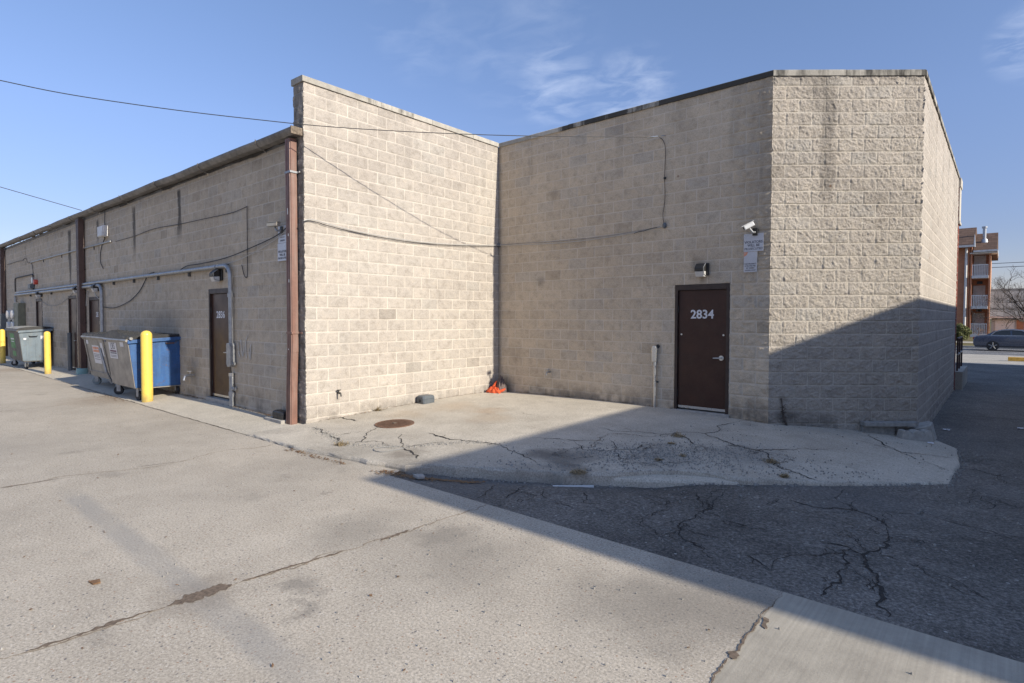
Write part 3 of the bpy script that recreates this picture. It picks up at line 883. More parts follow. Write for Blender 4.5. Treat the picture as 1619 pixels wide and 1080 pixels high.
def door(parent, fr, u0, u1, zt, zb, number, rec=0.07, hinge_left=True, num_u=None, num_size=0.155, handle=True, trim_side=1):
    """frame, leaf, hinges, lever and house number of a steel door; everything sits in the wall opening"""
    mb = MB(fr)
    fw = 0.055
    mb.box(u0 + 0.003, -0.16, zb, u0 + fw, 0.012, zt - 0.003)
    mb.box(u1 - fw, -0.16, zb, u1 - 0.003, 0.012, zt - 0.003)
    mb.box(u0 + fw, -0.16, zt - 0.095, u1 - fw, 0.012, zt - 0.003)
    mb.build('door_frame', 'brownframe', parent, bevel=0.004)
    mb = MB(fr)
    mb.box(u0 + fw + 0.004, -0.075, zb + 0.025, u1 - fw - 0.004, -0.03, zt - 0.10)
    d = mb.build('door', 'brown', parent, bevel=0.003)
    mb = MB(fr)
    mb.box(u0 + fw + 0.008, -0.031, zb + 0.028, u1 - fw - 0.008, -0.026, zb + 0.072)
    mb.build('kick_strip', 'steel', d)
    hz = (zb + 0.28, zb + 1.02, zt - 0.42)
    hu = u0 + fw + 0.002 if hinge_left else u1 - fw - 0.002
    for z in hz:
        mb = MB(fr)
        mb.cyl((hu, -0.018, z - 0.055), (hu, -0.018, z + 0.055), 0.011, 8)
        mb.build('hinge', 'lampbody', d)
    if handle:
        lu = u1 - fw - 0.085 if hinge_left else u0 + fw + 0.085
        z = zb + 0.93
        mb = MB(fr)
        mb.cyl((lu, -0.031, z), (lu, -0.014, z), 0.042, 20)
        mb.cyl((lu, -0.016, z), (lu, 0.03, z), 0.014, 12)
        sg = -1 if hinge_left else 1
        mb.tube([(lu, 0.028, z), (lu + sg * 0.03, 0.034, z), (lu + sg * 0.12, 0.032, z - 0.004)], [0.012, 0.011, 0.009], 10)
        mb.build('handle', 'steel', d, smooth=True)
    if number:
        nu = num_u if num_u is not None else (u0 + u1) / 2
        text('house_number', number, num_size, 'numeral', d, fr, nu, -0.0285, zt - 0.52, bold=0.022)
    return d


dC = door(TB, FR_C, DOOR_C[0], DOOR_C[1], DOOR_C[2], 0.185, '2834', num_u=4.665, num_size=0.205)
dC['label'] = 'brown steel door numbered 2834'
for u in (4.30, 5.035):
    mb = MB(FR_C)
    mb.cyl((u, -0.031, 1.50), (u, -0.022, 1.50), 0.016, 12)
    mb.build('bolt_head', 'steel', dC)
mb = MB(FR_C)
mb.box(DOOR_C[0] - 0.02, -0.2, 0.10, DOOR_C[1] + 0.02, 0.05, 0.186)
mb.build('threshold', 'cinder', TB, bevel=0.01)

# ------------------------------------------------------------------ long low building
LBG = thing('low_block_building', 'long low block building with brown downspouts, gutter and row of back doors', 'building')
XN = -7.0
UA1 = lines(XN, -PT, 0.05, RH, 11, (-3.66, -2.68))
UA2 = lines(-33.0, XN, 0.05, RH, 4, (-12.05, -11.05, -14.35, -13.39, -18.9, -17.9))
hA1, aA1 = wall_field(UA1, Z_A, 0.05, 0.009, 6, st_A)
hA2, aA2 = wall_field(UA2, Z_A, 0.05, 0.009, 6, st_A)
hA1[:, 0] = 0.004; hA2[:, -1] = 0.004
hA1[:, -1] = 0.0
wall(LBG, FR_A, UA1, Z_A, hA1, aA1, 'block_a', holes=DOOR_A[:1])
wall(LBG, FR_A, UA2, Z_A, hA2, aA2, 'block_a', holes=DOOR_A[1:])
mb = MB(FR_A)
mb.box(-33, -16, 4.62, -PT - 0.004, -0.02, 4.78)
mb.build('roof', 'roof', LBG)
mb = MB(FR_A)
mb.add([(-33, 0, -.5), (-33, -16, -.5), (-33, -16, 4.62), (-33, 0, 4.62)], [(0, 1, 2, 3)])
mb.add([(-33, -16, -.5), (-PT, -16, -.5), (-PT, -16, 4.62), (-33, -16, 4.62)], [(0, 1, 2, 3)])
mb.build('wall', 'cwall', LBG)
# gutter: a K-shaped trough, ragged dark strip below for its shadow gap
prof = [(0.02, 4.70), (0.14, 4.70), (0.17, 4.725), (0.195, 4.755), (0.205, 4.78), (0.205, 4.80), (0.19, 4.80), (0.18, 4.785), (0.03, 4.79)]
mb = MB(FR_A)
xs = np.linspace(-33, -0.03, 60)
vs, fs = [], []
for i, x in enumerate(xs):
    dz = 0.004 * (-x - 0) * 0.9 + 0.012 * math.sin(x * 1.7) * (0.5 if x < -1 else 0)
    vs += [(x, d + 0.006 * math.sin(x * 2.9), z + dz) for d, z in prof]
n = len(prof)
for i in range(len(xs) - 1):
    fs += [(i * n + k, i * n + (k + 1) % n, (i + 1) * n + (k + 1) % n, (i + 1) * n + k) for k in range(n)]
fs += [tuple(range(n)), tuple(range((len(xs) - 1) * n, len(xs) * n))[::-1]]
mb.add(vs, fs)
gut = mb.build('gutter', 'gutter', LBG)
mb = MB(FR_A)
mb.box(-0.028, 0.016, 4.69, -0.004, 0.215, 4.81)
mb.build('end_cap', 'crackfill', gut, bevel=0.006)
for u in np.arange(-1.2, -32, -2.4):
    mb = MB(FR_A)
    dz = 0.0036 * -u
    mb.tube([(u, 0.01, 4.64 + dz), (u, 0.14, 4.69 + dz), (u, 0.205, 4.75 + dz), (u + 0.02, 0.215, 4.81 + dz)], 0.009, 6)
    mb.build('gutter_bracket', 'gutter', gut)
vs, fs = [], []
xs = np.arange(-33, -0.31, 0.06)
for i, x in enumerate(xs):
    low = 4.60 + 0.08 * nz(x, 0.6, 2) + 0.03 * nz(x, 0.12, 3) + 0.003 * -x + (0.05 if x < -9 else 0)
    vs += [(x, 0.022, low), (x, 0.0195, 4.785 + 0.0036 * -x)]
for i in range(len(xs) - 1):
    fs.append((2 * i, 2 * i + 2, 2 * i + 3, 2 * i + 1))
mb = MB(FR_A); mb.add(vs, fs); mb.build('gap_shade_strip', 'soffit', LBG)  # dark sheet painted in for the shadow under the gutter


def downspout(u, w, dep, zt, zb, mat, straps, kick=0.0, boot=False):
    """fluted rectangular downspout"""
    mb = MB(FR_A)
    out_ = []
    nfl = 3
    def sec(cu, cd):
        pts = []
        for i in range(nfl):
            a = cu - w / 2 + w * i / nfl
            s = w / nfl
            pts += [(a + 0.06 * s, cd + dep), (a + 0.62 * s, cd + dep), (a + 0.74 * s, cd + dep - 0.016), (a + 0.94 * s, cd + dep - 0.016)]
        pts += [(cu + w / 2, cd + dep - 0.012), (cu + w / 2, cd), (cu - w / 2, cd), (cu - w / 2, cd + dep - 0.012)]
        return pts
    zs_ = [zb, zb + 0.5, zb + 0.52, 1.2, 1.22, 2.4, zt - 0.62, zt - 0.60, zt]
    offs = [kick, kick * 0.8, kick * 0.8, 0.004, 0.0, 0.0, 0.0, 0.003, 0.0]
    vs, fs = [], []
    for z, o_ in zip(zs_, offs):
        p = sec(u - o_ * 0.8, 0.03 + o_ * 0.5)
        vs += [(x, d, z) for x, d in p]
    n = len(p)
    for i in range(len(zs_) - 1):
        fs += [(i * n + k, i * n + (k + 1) % n, (i + 1) * n + (k + 1) % n, (i + 1) * n + k) for k in range(n)]
    fs += [tuple(range(n)), tuple(range((len(zs_) - 1) * n, len(zs_) * n))[::-1]]
    mb.add(vs, fs)
    ds = mb.build('downspout', mat, LBG)
    for (z, m, lng) in straps:
        mb = MB(FR_A)
        mb.box(u - w / 2 - 0.012, 0.02, z - 0.017, u + w / 2 + 0.012, 0.03 + dep + 0.006, z + 0.017)
        mb.box(u + w / 2 + 0.0121, 0.02, z - 0.014, u + w / 2 + 0.012 + lng, 0.032, z + 0.014)
        mb.build('strap', m, ds, bevel=0.003)
    if boot:
        mb = MB(FR_A)
        mb.lathe([(0.17, 0), (0.17, 0.17), (0.15, 0.20), (0.05, 0.21)], (u, 0.09, 0.03), 20)
        mb.build('boot', 'teal', ds, smooth=True)
    return ds


d1 = downspout(-0.245, 0.155, 0.115, 4.665, 0.03, 'spout', ((4.13, 'galv', 0.075), (1.53, 'spout', 0.10)), 0.035)
d1['label'] = 'scuffed red-brown downspout at the corner of the taller wall'
for (z, dz_) in ((3.45, .1), (3.1, .04), (2.35, .05), (1.25, .02), (0.42, .05), (0.65, .03)):
    mb = MB(FR_A)
    mb.box(-0.262 + 0.02 * math.sin(z * 9), 0.1454, z, -0.245 + 0.02 * math.sin(z * 9), 0.1465, z + dz_)
    mb.build('paint_chip', 'white', d1)
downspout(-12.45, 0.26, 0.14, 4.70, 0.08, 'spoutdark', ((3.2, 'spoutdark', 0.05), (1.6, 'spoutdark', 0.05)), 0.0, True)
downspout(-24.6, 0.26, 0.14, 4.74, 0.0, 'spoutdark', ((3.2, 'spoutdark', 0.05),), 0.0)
d2836 = door(LBG, FR_A, *DOOR_A[0], 0.165, '2836', num_u=-3.20, num_size=0.19)
d2836['label'] = 'glossy brown door numbered 2836'
door(LBG, FR_A, *DOOR_A[1], 0.13, '2838', num_u=-11.3, num_size=0.2)
door(LBG, FR_A, *DOOR_A[2], 0.10, None)
door(LBG, FR_A, *DOOR_A[3], 0.06, None)
for (a, b, t) in DOOR_A + [DOOR_C]:
    fr, par = (FR_C, TB) if a > 0 else (FR_A, LBG)
    mb = MB(fr)
    mb.box(a + 0.002, -0.30, -0.2, b - 0.002, -0.165, t - 0.002)
    mb.build('door_backing', 'soffit', par)
mb = MB(FR_A)
mb.box(-3.72, -0.2, 0.04, -2.62, 0.07, 0.164)
mb.build('threshold', 'cinder', LBG, bevel=0.01)


# ------------------------------------------------------------------ ground
def zs_pad(x, y):
    return (0.13699 + 0.02552 * x - 0.04248 * y - 0.00099 * x * x + 0.01761 * x * y - 0.024 * y * y - 0.00075 * x ** 3 - 0.00167 * x * x * y + 0.00201 * x * y * y - 0.00237 * y ** 3)


def segd(x, y, s):
    a, b, p = Vector(s[0]), Vector(s[1]), Vector((x, y))
    k = min(1, max(0, (p - a).dot(b - a) / (b - a).length_squared))
    return (p - a - (b - a) * k).length


def za(x, y):
    t = min(1, max(0, (y + 5.53) / 6.5)); t2 = min(1, max(0, (y - 10) / 25))
    z = -0.2 * t * t * (3 - 2 * t) - 0.15 * t2 * t2 * (3 - 2 * t2)
    if 2.5 < x < 11 and -5.53 < y < 5:
        d1 = segd(x, y, ((3.5, -5.15), (5.6, -3.65)))
        d2 = min(segd(x, y, ((6.9, -2.55), (8.2, -1.15))), segd(x, y, ((8.2, -1.15), (8.15, 1.0))))
        z += (-0.075 * math.exp(-(d1 / 0.38) ** 2) + 0.018 * math.exp(-(d2 / 0.6) ** 2)) * min(1, max(0, (y + 5.53) / 0.45))
    return z


def zw(x, y):
    return 0.004 + (0.085 - 0.055 * math.exp(-(x / 1.6) ** 2)) * min(1, max(0, (y + 5.6) / 0.95))


def zl(x, y):
    return 0.0


def sheet(name, outline, zf, mat, step=0.4, skirt=0.0, round_edge=0.0, jit=0.0, bounds=None):
    pts = []
    n = len(outline)
    for i in range(n):
        a, b = Vector(outline[i]), Vector(outline[(i + 1) % n])
        k = max(1, int((b - a).length / step))
        for j in range(k):
            p = a.lerp(b, j / k)
            if jit:
                p = p + Vector((random.uniform(-jit, jit), random.uniform(-jit, jit)))
            pts.append(p)
    nb = len(pts)
    edges = [(i, (i + 1) % nb) for i in range(nb)]
    x0, x1 = min(p.x for p in pts), max(p.x for p in pts)
    y0, y1 = min(p.y for p in pts), max(p.y for p in pts)
    for x in np.arange(x0 + step, x1, step):
        for y in np.arange(y0 + step, y1, step):
            pts.append(Vector((x + random.uniform(-.1, .1) * step, y + random.uniform(-.1, .1) * step)))
    V, E_, F, *_ = delaunay_2d_cdt(pts, edges, [], 1, 1e-5)
    vs = [(p.x, p.y, zf(p.x, p.y)) for p in V]
    fs = [tuple(f) for f in F]
    if skirt:
        # rounded nosing then a vertical face, following the outline
        bl = {}
        bset = [(round(p.x, 4), round(p.y, 4)) for p in pts[:nb]]
        look = {(round(p.x, 4), round(p.y, 4)): i for i, p in enumerate(V)}
        ring = [look[b] for b in bset if b in look]
        base = len(vs)
        cx = sum(vs[i][0] for i in ring) / len(ring); cy = sum(vs[i][1] for i in ring) / len(ring)
        m = len(ring)
        for lvl, (o_, dz) in enumerate(((0.012, -0.012), (0.02, -0.035), (0.03, -skirt))):
            for q, i in enumerate(ring):
                a, b = Vector(vs[ring[q - 1]][:2]), Vector(vs[ring[(q + 1) % m]][:2])
                t = (b - a).normalized()
                nrm = Vector((t.y, -t.x))
                w = o_ * (0.6 + 0.8 * random.random())
                vs.append((vs[i][0] + nrm.x * w, vs[i][1] + nrm.y * w, vs[i][2] + dz))
        prev = ring
        for lvl in range(3):
            cur = [base + lvl * m + q for q in range(m)]
            for q in range(m):
                fs.append((prev[q], prev[(q + 1) % m], cur[(q + 1) % m], cur[q]))
            prev = cur
    mb = MB(); mb.add(vs, fs)
    o = mb.build(name, mat)
    return tag(o, kind='structure')


# far base sheet
mb = MB(); mb.add([(-1500, -1500, -0.7), (1500, -1500, -0.7), (1500, 1500, -0.7), (-1500, 1500, -0.7)], [(0, 1, 2, 3)])
tag(mb.build('ground', 'grass'), kind='structure')
lot = sheet('concrete_lot', [(-110, -60), (60, -60), (60, -5.53), (3.36, -5.53), (3.27, -5.32), (2.9, -5.28), (2.2, -5.36), (1.45, -5.50), (1.4, -5.6), (0.0, -5.6), (-34, -6.0), (-110, -7.0)], zl, 'lot', 8.0)
walk = sheet('walkway', [(-34, -6.0), (0.0, -5.598), (0.0, -4.6), (-34, -5.0)], zw, 'walk', 0.5)
pad_out = [(0.002, -5.597), (1.45, -5.56), (2.3, -5.44), (2.9, -5.38), (3.3, -5.27), (3.53, -5.03), (4.0, -4.75), (4.48, -4.5), (5.0, -4.22), (5.30, -3.90), (5.46, -3.62), (5.80, -3.28), (6.15, -3.06), (6.32, -3.10), (6.5, -2.98), (6.71, -2.79), (7.08, -2.45), (7.6, -1.87), (8.12, -1.21), (8.14, .15), (8.07, 1.2), (7.75, 1.7), (7.2, 2.0), (6.9, 2.0), (5.7, 0.35), (-0.1, 0.35), (-0.1, -4.6), (0.002, -4.6)]
pad = sheet('concrete_pad', pad_out, zs_pad, 'pad', 0.13, skirt=0.3, jit=0.016)
tag(sheet('pad_ledge', [(5.2, -4.0), (5.42, -3.86), (5.7, -3.62), (6.0, -3.36), (6.38, -3.10), (6.3, -2.9), (5.9, -3.0), (5.3, -3.6)], lambda x, y: zs_pad(x, y) - 0.055, 'walk', 0.1, skirt=0.2, jit=0.01), kind='structure')
alley = sheet('asphalt_alley', [(3.37, -5.529), (16, -5.529), (16, 24.3), (-6, 24.3), (-6, 11.0), (7.2, 11.0), (6.8, 2.2), (5.9, 1.2), (3.0, -2.0), (2.9, -4.9), (3.285, -5.30)], za, 'asphalt', 0.3)
sheet('driveway_apron', [(-6, 24.302), (60, 24.302), (60, 34.2), (-6, 34.2)], za, 'apron', 3.0)
mb = MB(); mb.add([(-250, 34.2, -0.36), (250, 34.2, -0.36), (250, 44.0, -0.36), (-250, 44.0, -0.36)], [(0, 1, 2, 3)])
tag(mb.build('street', 'road'), kind='structure')
mb = MB(); mb.box(-250, 44.0, -0.6, 250, 44.16, -0.22)
tag(mb.build('kerb', 'apron', bevel=0.02), kind='structure')
mb = MB(); mb.add([(-250, 44.16, -0.225), (250, 44.16, -0.225), (250, 50, 0.1), (250, 130, 0.35), (-250, 130, 0.35), (-250, 50, 0.1)], [(0, 1, 2, 5), (2, 3, 4, 5)])
tag(mb.build('lawn', 'grass'), kind='structure')
mb = MB(); mb.add([(-250, 46.2, -0.10), (250, 46.2, -0.10), (250, 47.6, -0.025), (-250, 47.6, -0.025)], [(0, 1, 2, 3)])
tag(mb.build('sidewalk', 'apron'), kind='structure')
mb = MB()
for y in (33.2, 33.5):
    mb.add([(-250, y, za(0, y) + 0.004), (-6.01, y, za(0, y) + 0.004), (-6.01, y + 0.7, za(0, y + .7) + 0.004), (-250, y + 0.7, za(0, y + .7) + 0.004)], [(0, 1, 2, 3)]) if y < 33.3 else None
tag(mb.build('gutter_pan', 'apron'), kind='structure')


def ribbon(mb, pts, w, zf, lift=0.004, step=0.035, wob=0.012, seed=0, taper=True):
    """irregular narrow strip lying on a surface"""
    rr = random.Random(seed)
    P = [Vector(p) for p in pts]
    if wob > 0.0095:
        for lv in range(3):
            Q = [P[0]]
            for a, b in zip(P[:-1], P[1:]):
                d = b - a
                Q += [(a + b) / 2 + Vector((-d.y, d.x)) * rr.uniform(-0.16, 0.16), b]
            P = Q
    out_ = []
    for a, b in zip(P[:-1], P[1:]):
        k = max(1, int((b - a).length / step))
        out_ += [a.lerp(b, j / k) for j in range(k)]
    out_.append(P[-1])
    n = len(out_)
    vs, fs = [], []
    drift, rw = 0, 0.8
    for i, p in enumerate(out_):
        t = (out_[min(n - 1, i + 1)] - out_[max(0, i - 1)]).normalized()
        nr = Vector((-t.y, t.x))
        drift = drift * 0.7 + rr.uniform(-wob, wob)
        e = min(i, n - 1 - i) / max(1, n * 0.15)
        rw = rw * 0.55 + 0.45 * (0.10 + 2.1 * rr.random() ** 1.8)
        ww = w * rw * (min(1, 0.15 + e) if taper else 1) * 0.5
        c = p + nr * drift
        for s in (-1, 1):
            q = c + nr * ww * s
            vs.append((q.x, q.y, zf(q.x, q.y) + lift))
    for i in range(n - 1):
        fs.append((2 * i, 2 * i + 1, 2 * i + 3, 2 * i + 2))
    mb.add(vs, fs)


SLAB_CRACKS = [(2.2, [[-0.15, -4.07], [0.09, -4.04], [0.33, -4.05], [0.51, -4.03]]), (1, [[0.04, -4.47], [-0.07, -4.28], [-0.15, -4.07]]), (2.5, [[0.33, -4.76], [0.72, -4.81], [1.04, -4.89], [1.24, -4.94], [1.67, -5.11]]), (0.8, [[1.24, -4.94], [1.16, -4.76], [1.21, -4.63]]), (1.3, [[1.16, -4.0], [1.28, -4.25], [1.45, -4.52], [1.8, -4.85], [1.81, -4.93]]), (1, [[1.81, -4.93], [1.88, -4.72], [2.13, -4.74], [2.56, -4.7]]), (1.5, [[1.81, -4.19], [2.16, -4.42], [2.47, -4.62], [2.56, -4.7]]), (1, [[2.56, -4.7], [2.61, -4.43], [2.72, -4.12]]), (2.6, [[2.16, -3.91], [2.47, -3.95], [2.7, -3.99], [2.96, -3.91], [3.2, -3.84], [3.48, -3.8]]), (1.2, [[3.48, -3.8], [3.81, -3.93], [4.17, -4.08], [4.42, -4.21]]), (2, [[2.56, -4.7], [2.89, -4.82], [3.17, -4.97]]), (0.6, [[2.22, -1.91], [2.63, -2.0]]), (1, [[3.84, -2.14], [4.19, -2.18], [4.46, -2.02], [4.78, -1.92], [4.97, -1.75], [5.32, -1.41], [5.34, -0.93], [5.37, -0.36], [5.45, 0.0]]), (1, [[3.52, -3.19], [3.91, -3.05], [4.2, -2.93], [4.44, -2.68]]), (1.3, [[4.08, -3.03], [4.49, -3.33], [4.74, -3.17], [4.96, -2.92], [4.94, -2.63], [5.06, -2.41]]), (2, [[5.32, -1.41], [5.52, -1.52], [5.73, -1.66], [5.96, -1.74], [6.16, -1.74], [6.41, -1.46]]), (1.8, [[5.02, -1.76], [5.2, -1.83], [5.43, -2.06], [5.59, -2.07]]), (1, [[4.44, -2.68], [4.81, -3.05], [5.1, -3.47]]), (1.4, [[5.39, -3.24], [5.6, -3.09], [5.79, -2.9]]), (1.4, [[6.16, -1.74], [6.4, -2.07], [6.56, -2.26], [6.65, -2.33]]), (1.2, [[6.88, 0.9], [7.1, 0.5], [7.32, 0.11], [7.49, -0.08], [7.69, -0.0], [7.89, 0.16], [8.1, 0.34]]), (0.9, [[6.94, 0.02], [7.29, 0.0], [7.64, -0.2], [7.87, -0.41], [8.03, -0.51], [8.1, -0.58]]), (1.8, [[6.46, -2.18], [6.61, -2.33], [6.76, -2.37], [6.91, -2.45], [7.05, -2.49]]), (0.8, [[6.17, -1.72], [6.33, -1.52], [6.59, -1.12], [6.87, -0.81]])]
ASPHALT_CRACKS = [(2, [[7.85, -3.6], [7.88, -4.01], [7.88, -4.29], [7.82, -4.5], [7.87, -4.72], [7.96, -4.92], [8.02, -5.2], [8.09, -5.46]]), (1.2, [[7.85, -3.6], [7.7, -3.33], [7.52, -3.23], [7.29, -3.37], [6.96, -3.3]]), (1.5, [[7.82, -4.5], [7.66, -4.36], [7.49, -4.42]]), (1.2, [[7.71, -4.31], [7.71, -4.66], [7.76, -4.82], [7.75, -5.07], [7.71, -5.32], [7.73, -5.46]]), (1.3, [[6.37, -3.91], [6.52, -4.16], [6.48, -4.46], [6.47, -4.71], [6.55, -5.0], [6.69, -5.13], [6.86, -5.19], [7.01, -5.33]]), (1, [[4.92, -4.71], [5.22, -5.03]]), (1, [[5.28, -4.57], [5.53, -4.87], [5.68, -4.77]]), (1, [[4.88, -5.33], [4.65, -4.74]]), (1, [[4.67, -5.5], [4.44, -4.88]]), (1.1, [[6.21, -3.69], [6.51, -4.15], [6.43, -4.6]]), (0.8, [[6.13, -4.25], [6.25, -4.27]]), (1, [[8.15, -0.07], [8.36, -0.04], [8.51, -0.16], [8.69, -0.19]]), (0.8, [[8.44, -1.59], [8.47, -2.18]]), (0.7, [[8.63, -3.29], [8.55, -3.12], [8.4, -3.04]])]


def crackset(name, data, zf, parent, mat, k=0.013, seed=1):
    mb = MB()
    for i, (w, p) in enumerate(data):
        ribbon(mb, p, w * k, zf, seed=seed + i, wob=0.014)
        # hairline branches
        rr = random.Random(seed * 91 + i)
        for q in range(1, len(p) - 1):
            if rr.random() < 0.6:
                a = rr.uniform(0, 6.28); L = rr.uniform(0.06, 0.2)
                ribbon(mb, [p[q], (p[q][0] + math.cos(a) * L * .6, p[q][1] + math.sin(a) * L * .6), (p[q][0] + math.cos(a + .5) * L, p[q][1] + math.sin(a + .5) * L)], 0.006, zf, seed=i * 7 + q)
    o = mb.build(name, mat, parent, recalc=False)
    return tag(o, kind='structure')


crackset('crack', SLAB_CRACKS, zs_pad, pad, 'crack', 0.0115, 3)
crackset('crack', ASPHALT_CRACKS, za, alley, 'crack', 0.0115, 40)
# tight network of map cracking where the pad is breaking up
rr = random.Random(5)
net = []
nodes = [(rr.uniform(4.3, 6.7), rr.uniform(-3.9, -1.6)) for _ in range(46)]
nodes = [p for p in nodes if p[0] - p[1] < 9.0 and p[0] - p[1] > 6.6]
for i, a in enumerate(nodes):
    near = sorted(nodes, key=lambda b: (a[0] - b[0]) ** 2 + (a[1] - b[1]) ** 2)[1:3]
    for b in near:
        mid = ((a[0] + b[0]) / 2 + rr.uniform(-.06, .06), (a[1] + b[1]) / 2 + rr.uniform(-.06, .06))
        net.append((0.55, [a, mid, b]))
crackset('crack', net, zs_pad, pad, 'crack', 0.010, 200)
net = []
for (cx_, cy_, sx_, sy_, nn_) in ((7.8, -4.35, 0.30, 0.6, 26), (6.5, -4.5, 0.35, 0.5, 18), (5.2, -4.95, 0.4, 0.25, 14), (7.6, -3.1, 0.5, 0.3, 14), (8.6, -1.5, 0.4, 0.9, 12)):
    nodes = [(rr.gauss(cx_, sx_), min(-5.0 if cy_ < -4.9 else 9, rr.gauss(cy_, sy_))) for _ in range(nn_)]
    nodes = [p for p in nodes if p[1] > -5.45 and (p[0] - p[1] > 9.55 or p[0] > 8.2)]
    for a in nodes:
        for b in sorted(nodes, key=lambda b: (a[0] - b[0]) ** 2 + (a[1] - b[1]) ** 2)[1:3]:
            net.append((0.55, [a, b]))
crackset('crack', net, za, alley, 'crack', 0.010, 500)
# saw joints of the lot
mb = MB()
jj = [([(4.58, -9.6), (4.70, -8.6), (4.69, -8.25)], 0.015), ([(4.70, -7.9), (4.76, -7.3), (4.83, -6.9), (4.83, -6.3), (4.86, -5.82), (4.88, -5.56)], 0.016), ([(4.6, -9.6), (4.5, -20)], 0.02), ([(0.86, -5.65), (0.88, -6.7), (0.76, -7.6), (0.70, -8.5), (0.7, -20)], 0.012), ([(-5.75, -5.95), (-5.7, -7.0), (-5.65, -7.7), (-5.6, -20)], 0.014), ([(-11.6, -6.0), (-11.5, -20)], 0.02)]
for i, (p, w) in enumerate(jj):
    ribbon(mb, p, w, zl, lift=0.002, seed=300 + i, wob=0.010, step=0.018, taper=False)
tag(mb.build('joint', 'jointpale', lot, recalc=False), kind='structure')
mb = MB()
for i, (p, w) in enumerate([([(4.66, -8.9), (4.69, -8.3)], 0.035), ([(4.70, -8.24), (4.68, -8.05), (4.71, -7.85)], 0.07), ([(4.69, -8.16), (4.70, -7.95)], 0.09), ([(4.75, -7.4), (4.80, -7.05)], 0.02), ([(4.84, -6.75), (4.83, -6.45)], 0.03), ([(4.72, -7.8), (4.76, -7.3)], 0.02), ([(0.73, -7.95), (0.71, -8.5)], 0.015), ([(0.9, -6.9), (0.8, -7.3)], 0.012), ([(7.52, -5.55), (7.51, -6.0), (7.525, -6.4), (7.52, -6.9), (7.515, -9)], 0.011), ([(7.535, -5.95), (7.58, -6.08)], 0.05), ([(7.515, -6.42), (7.53, -6.5)], 0.04)]):
    ribbon(mb, p, w, zl, lift=0.0028 + 0.0003 * i, seed=340 + i, wob=0.009, step=0.016)
tag(mb.build('joint_dirt', 'jointdirt', lot, recalc=False), kind='structure')
mb = MB()
ribbon(mb, [(1.45, -5.605), (0.4, -5.606), (-4, -5.655), (-12, -5.75), (-30, -5.96)], 0.012, zl, lift=0.009, seed=5, wob=0.009, step=0.06)
tag(mb.build('joint', 'crackfill', walk, recalc=False), kind='structure')


def scatter(name, label, cat, n, place, size, mat, zf, flat=True, seed=1, kind='stuff', lift=0.006):
    rr = random.Random(seed)
    vs, fs = [], []
    for i in range(n):
        x, y = place(rr)
        z = zf(x, y) + lift
        s = size * rr.uniform(0.5, 1.5)
        a = rr.uniform(0, 6.28)
        b = len(vs)
        if flat:
            c, sn = math.cos(a), math.sin(a)
            tilt = rr.uniform(-0.4, 0.6) * s
            w = s * rr.uniform(0.4, 0.8)
            vs += [(x - c * s, y - sn * s, z), (x + sn * w, y - c * w, z + abs(tilt) * 0.5), (x + c * s, y + sn * s, z + abs(tilt)), (x - sn * w, y + c * w, z + rr.random() * 0.3 * s)]
            fs += [(b, b + 1, b + 2), (b, b + 2, b + 3)]
        else:
            q = [Vector((rr.uniform(-1, 1), rr.uniform(-1, 1), rr.uniform(-.3, 1))).normalized() * s for _ in range(4)]
            c, sn = math.cos(a), math.sin(a)
            h = s * rr.uniform(0.4, 0.9)
            k = [rr.uniform(0.6, 1.1) * s for _ in range(5)]
            vs += [(x + math.cos(a + j * 1.2566) * k[j], y + math.sin(a + j * 1.2566) * k[j], z - 0.006) for j in range(5)]
            vs += [(x + math.cos(a + j * 1.2566) * k[j] * .6, y + math.sin(a + j * 1.2566) * k[j] * .6, z + h) for j in range(5)]
            fs += [tuple(b + 5 + j for j in range(5))] + [(b + j, b + (j + 1) % 5, b + 5 + (j + 1) % 5, b + 5 + j) for j in range(5)]
    mb = MB(); mb.add(vs, fs)
    o = mb.build(name, mat, recalc=False)
    return tag(o, label, cat, kind=kind)


def along(pts, spread):
    P = [Vector(p) for p in pts]
    L = [(b - a).length for a, b in zip(P[:-1], P[1:])]
    def f(rr):
        t = rr.uniform(0, sum(L)); i = 0
        while t > L[i] and i < len(L) - 1:
            t -= L[i]; i += 1
        p = P[i].lerp(P[i + 1], t / L[i])
        return p.x + rr.gauss(0, spread), p.y + rr.gauss(0, spread)
    return f


def zmix(x, y):
    return za(x, y) if y > -5.53 else 0.0


scatter('leaf_litter', 'brown leaf litter in the gutter below the broken pad edge', 'leaf litter', 620, along([(3.15, -5.5), (3.5, -5.40), (3.75, -5.25), (4.2, -4.95)], 0.06), 0.015, 'leaf', zmix, seed=2, lift=0.010)
scatter('leaf_litter', 'dry leaves along the foot of the shaded low wall', 'leaf litter', 520, along([(-6.5, -4.80), (-3.9, -4.76), (-0.6, -4.72)], 0.022), 0.016, 'leaf', zw, seed=3, lift=0.012)
scatter('leaf_litter', 'thin line of dry leaves along the foot of the sunlit block wall', 'leaf litter', 260, along([(0.05, -4.3), (0.05, -0.35)], 0.018), 0.013, 'leaf', zs_pad, seed=4, lift=0.012)
scatter('leaf_litter', 'dry leaves along the foot of the shaded recess wall', 'leaf litter', 330, along([(0.4, -0.05), (3.9, -0.05)], 0.02), 0.013, 'leaf', zs_pad, seed=5, lift=0.015)
scatter('leaf_litter', 'scattered leaf bits on the concrete lot', 'leaf litter', 90, lambda rr: (rr.uniform(-4, 7.4), rr.uniform(-9, -5.8)), 0.011, 'leaf', zl, seed=6)
scatter('leaf_litter', 'brown scraps at the end of the pale walkway', 'leaf litter', 160, along([(1.3, -5.66), (1.95, -5.63), (2.6, -5.58)], 0.03), 0.016, 'leaf', zl, seed=7)
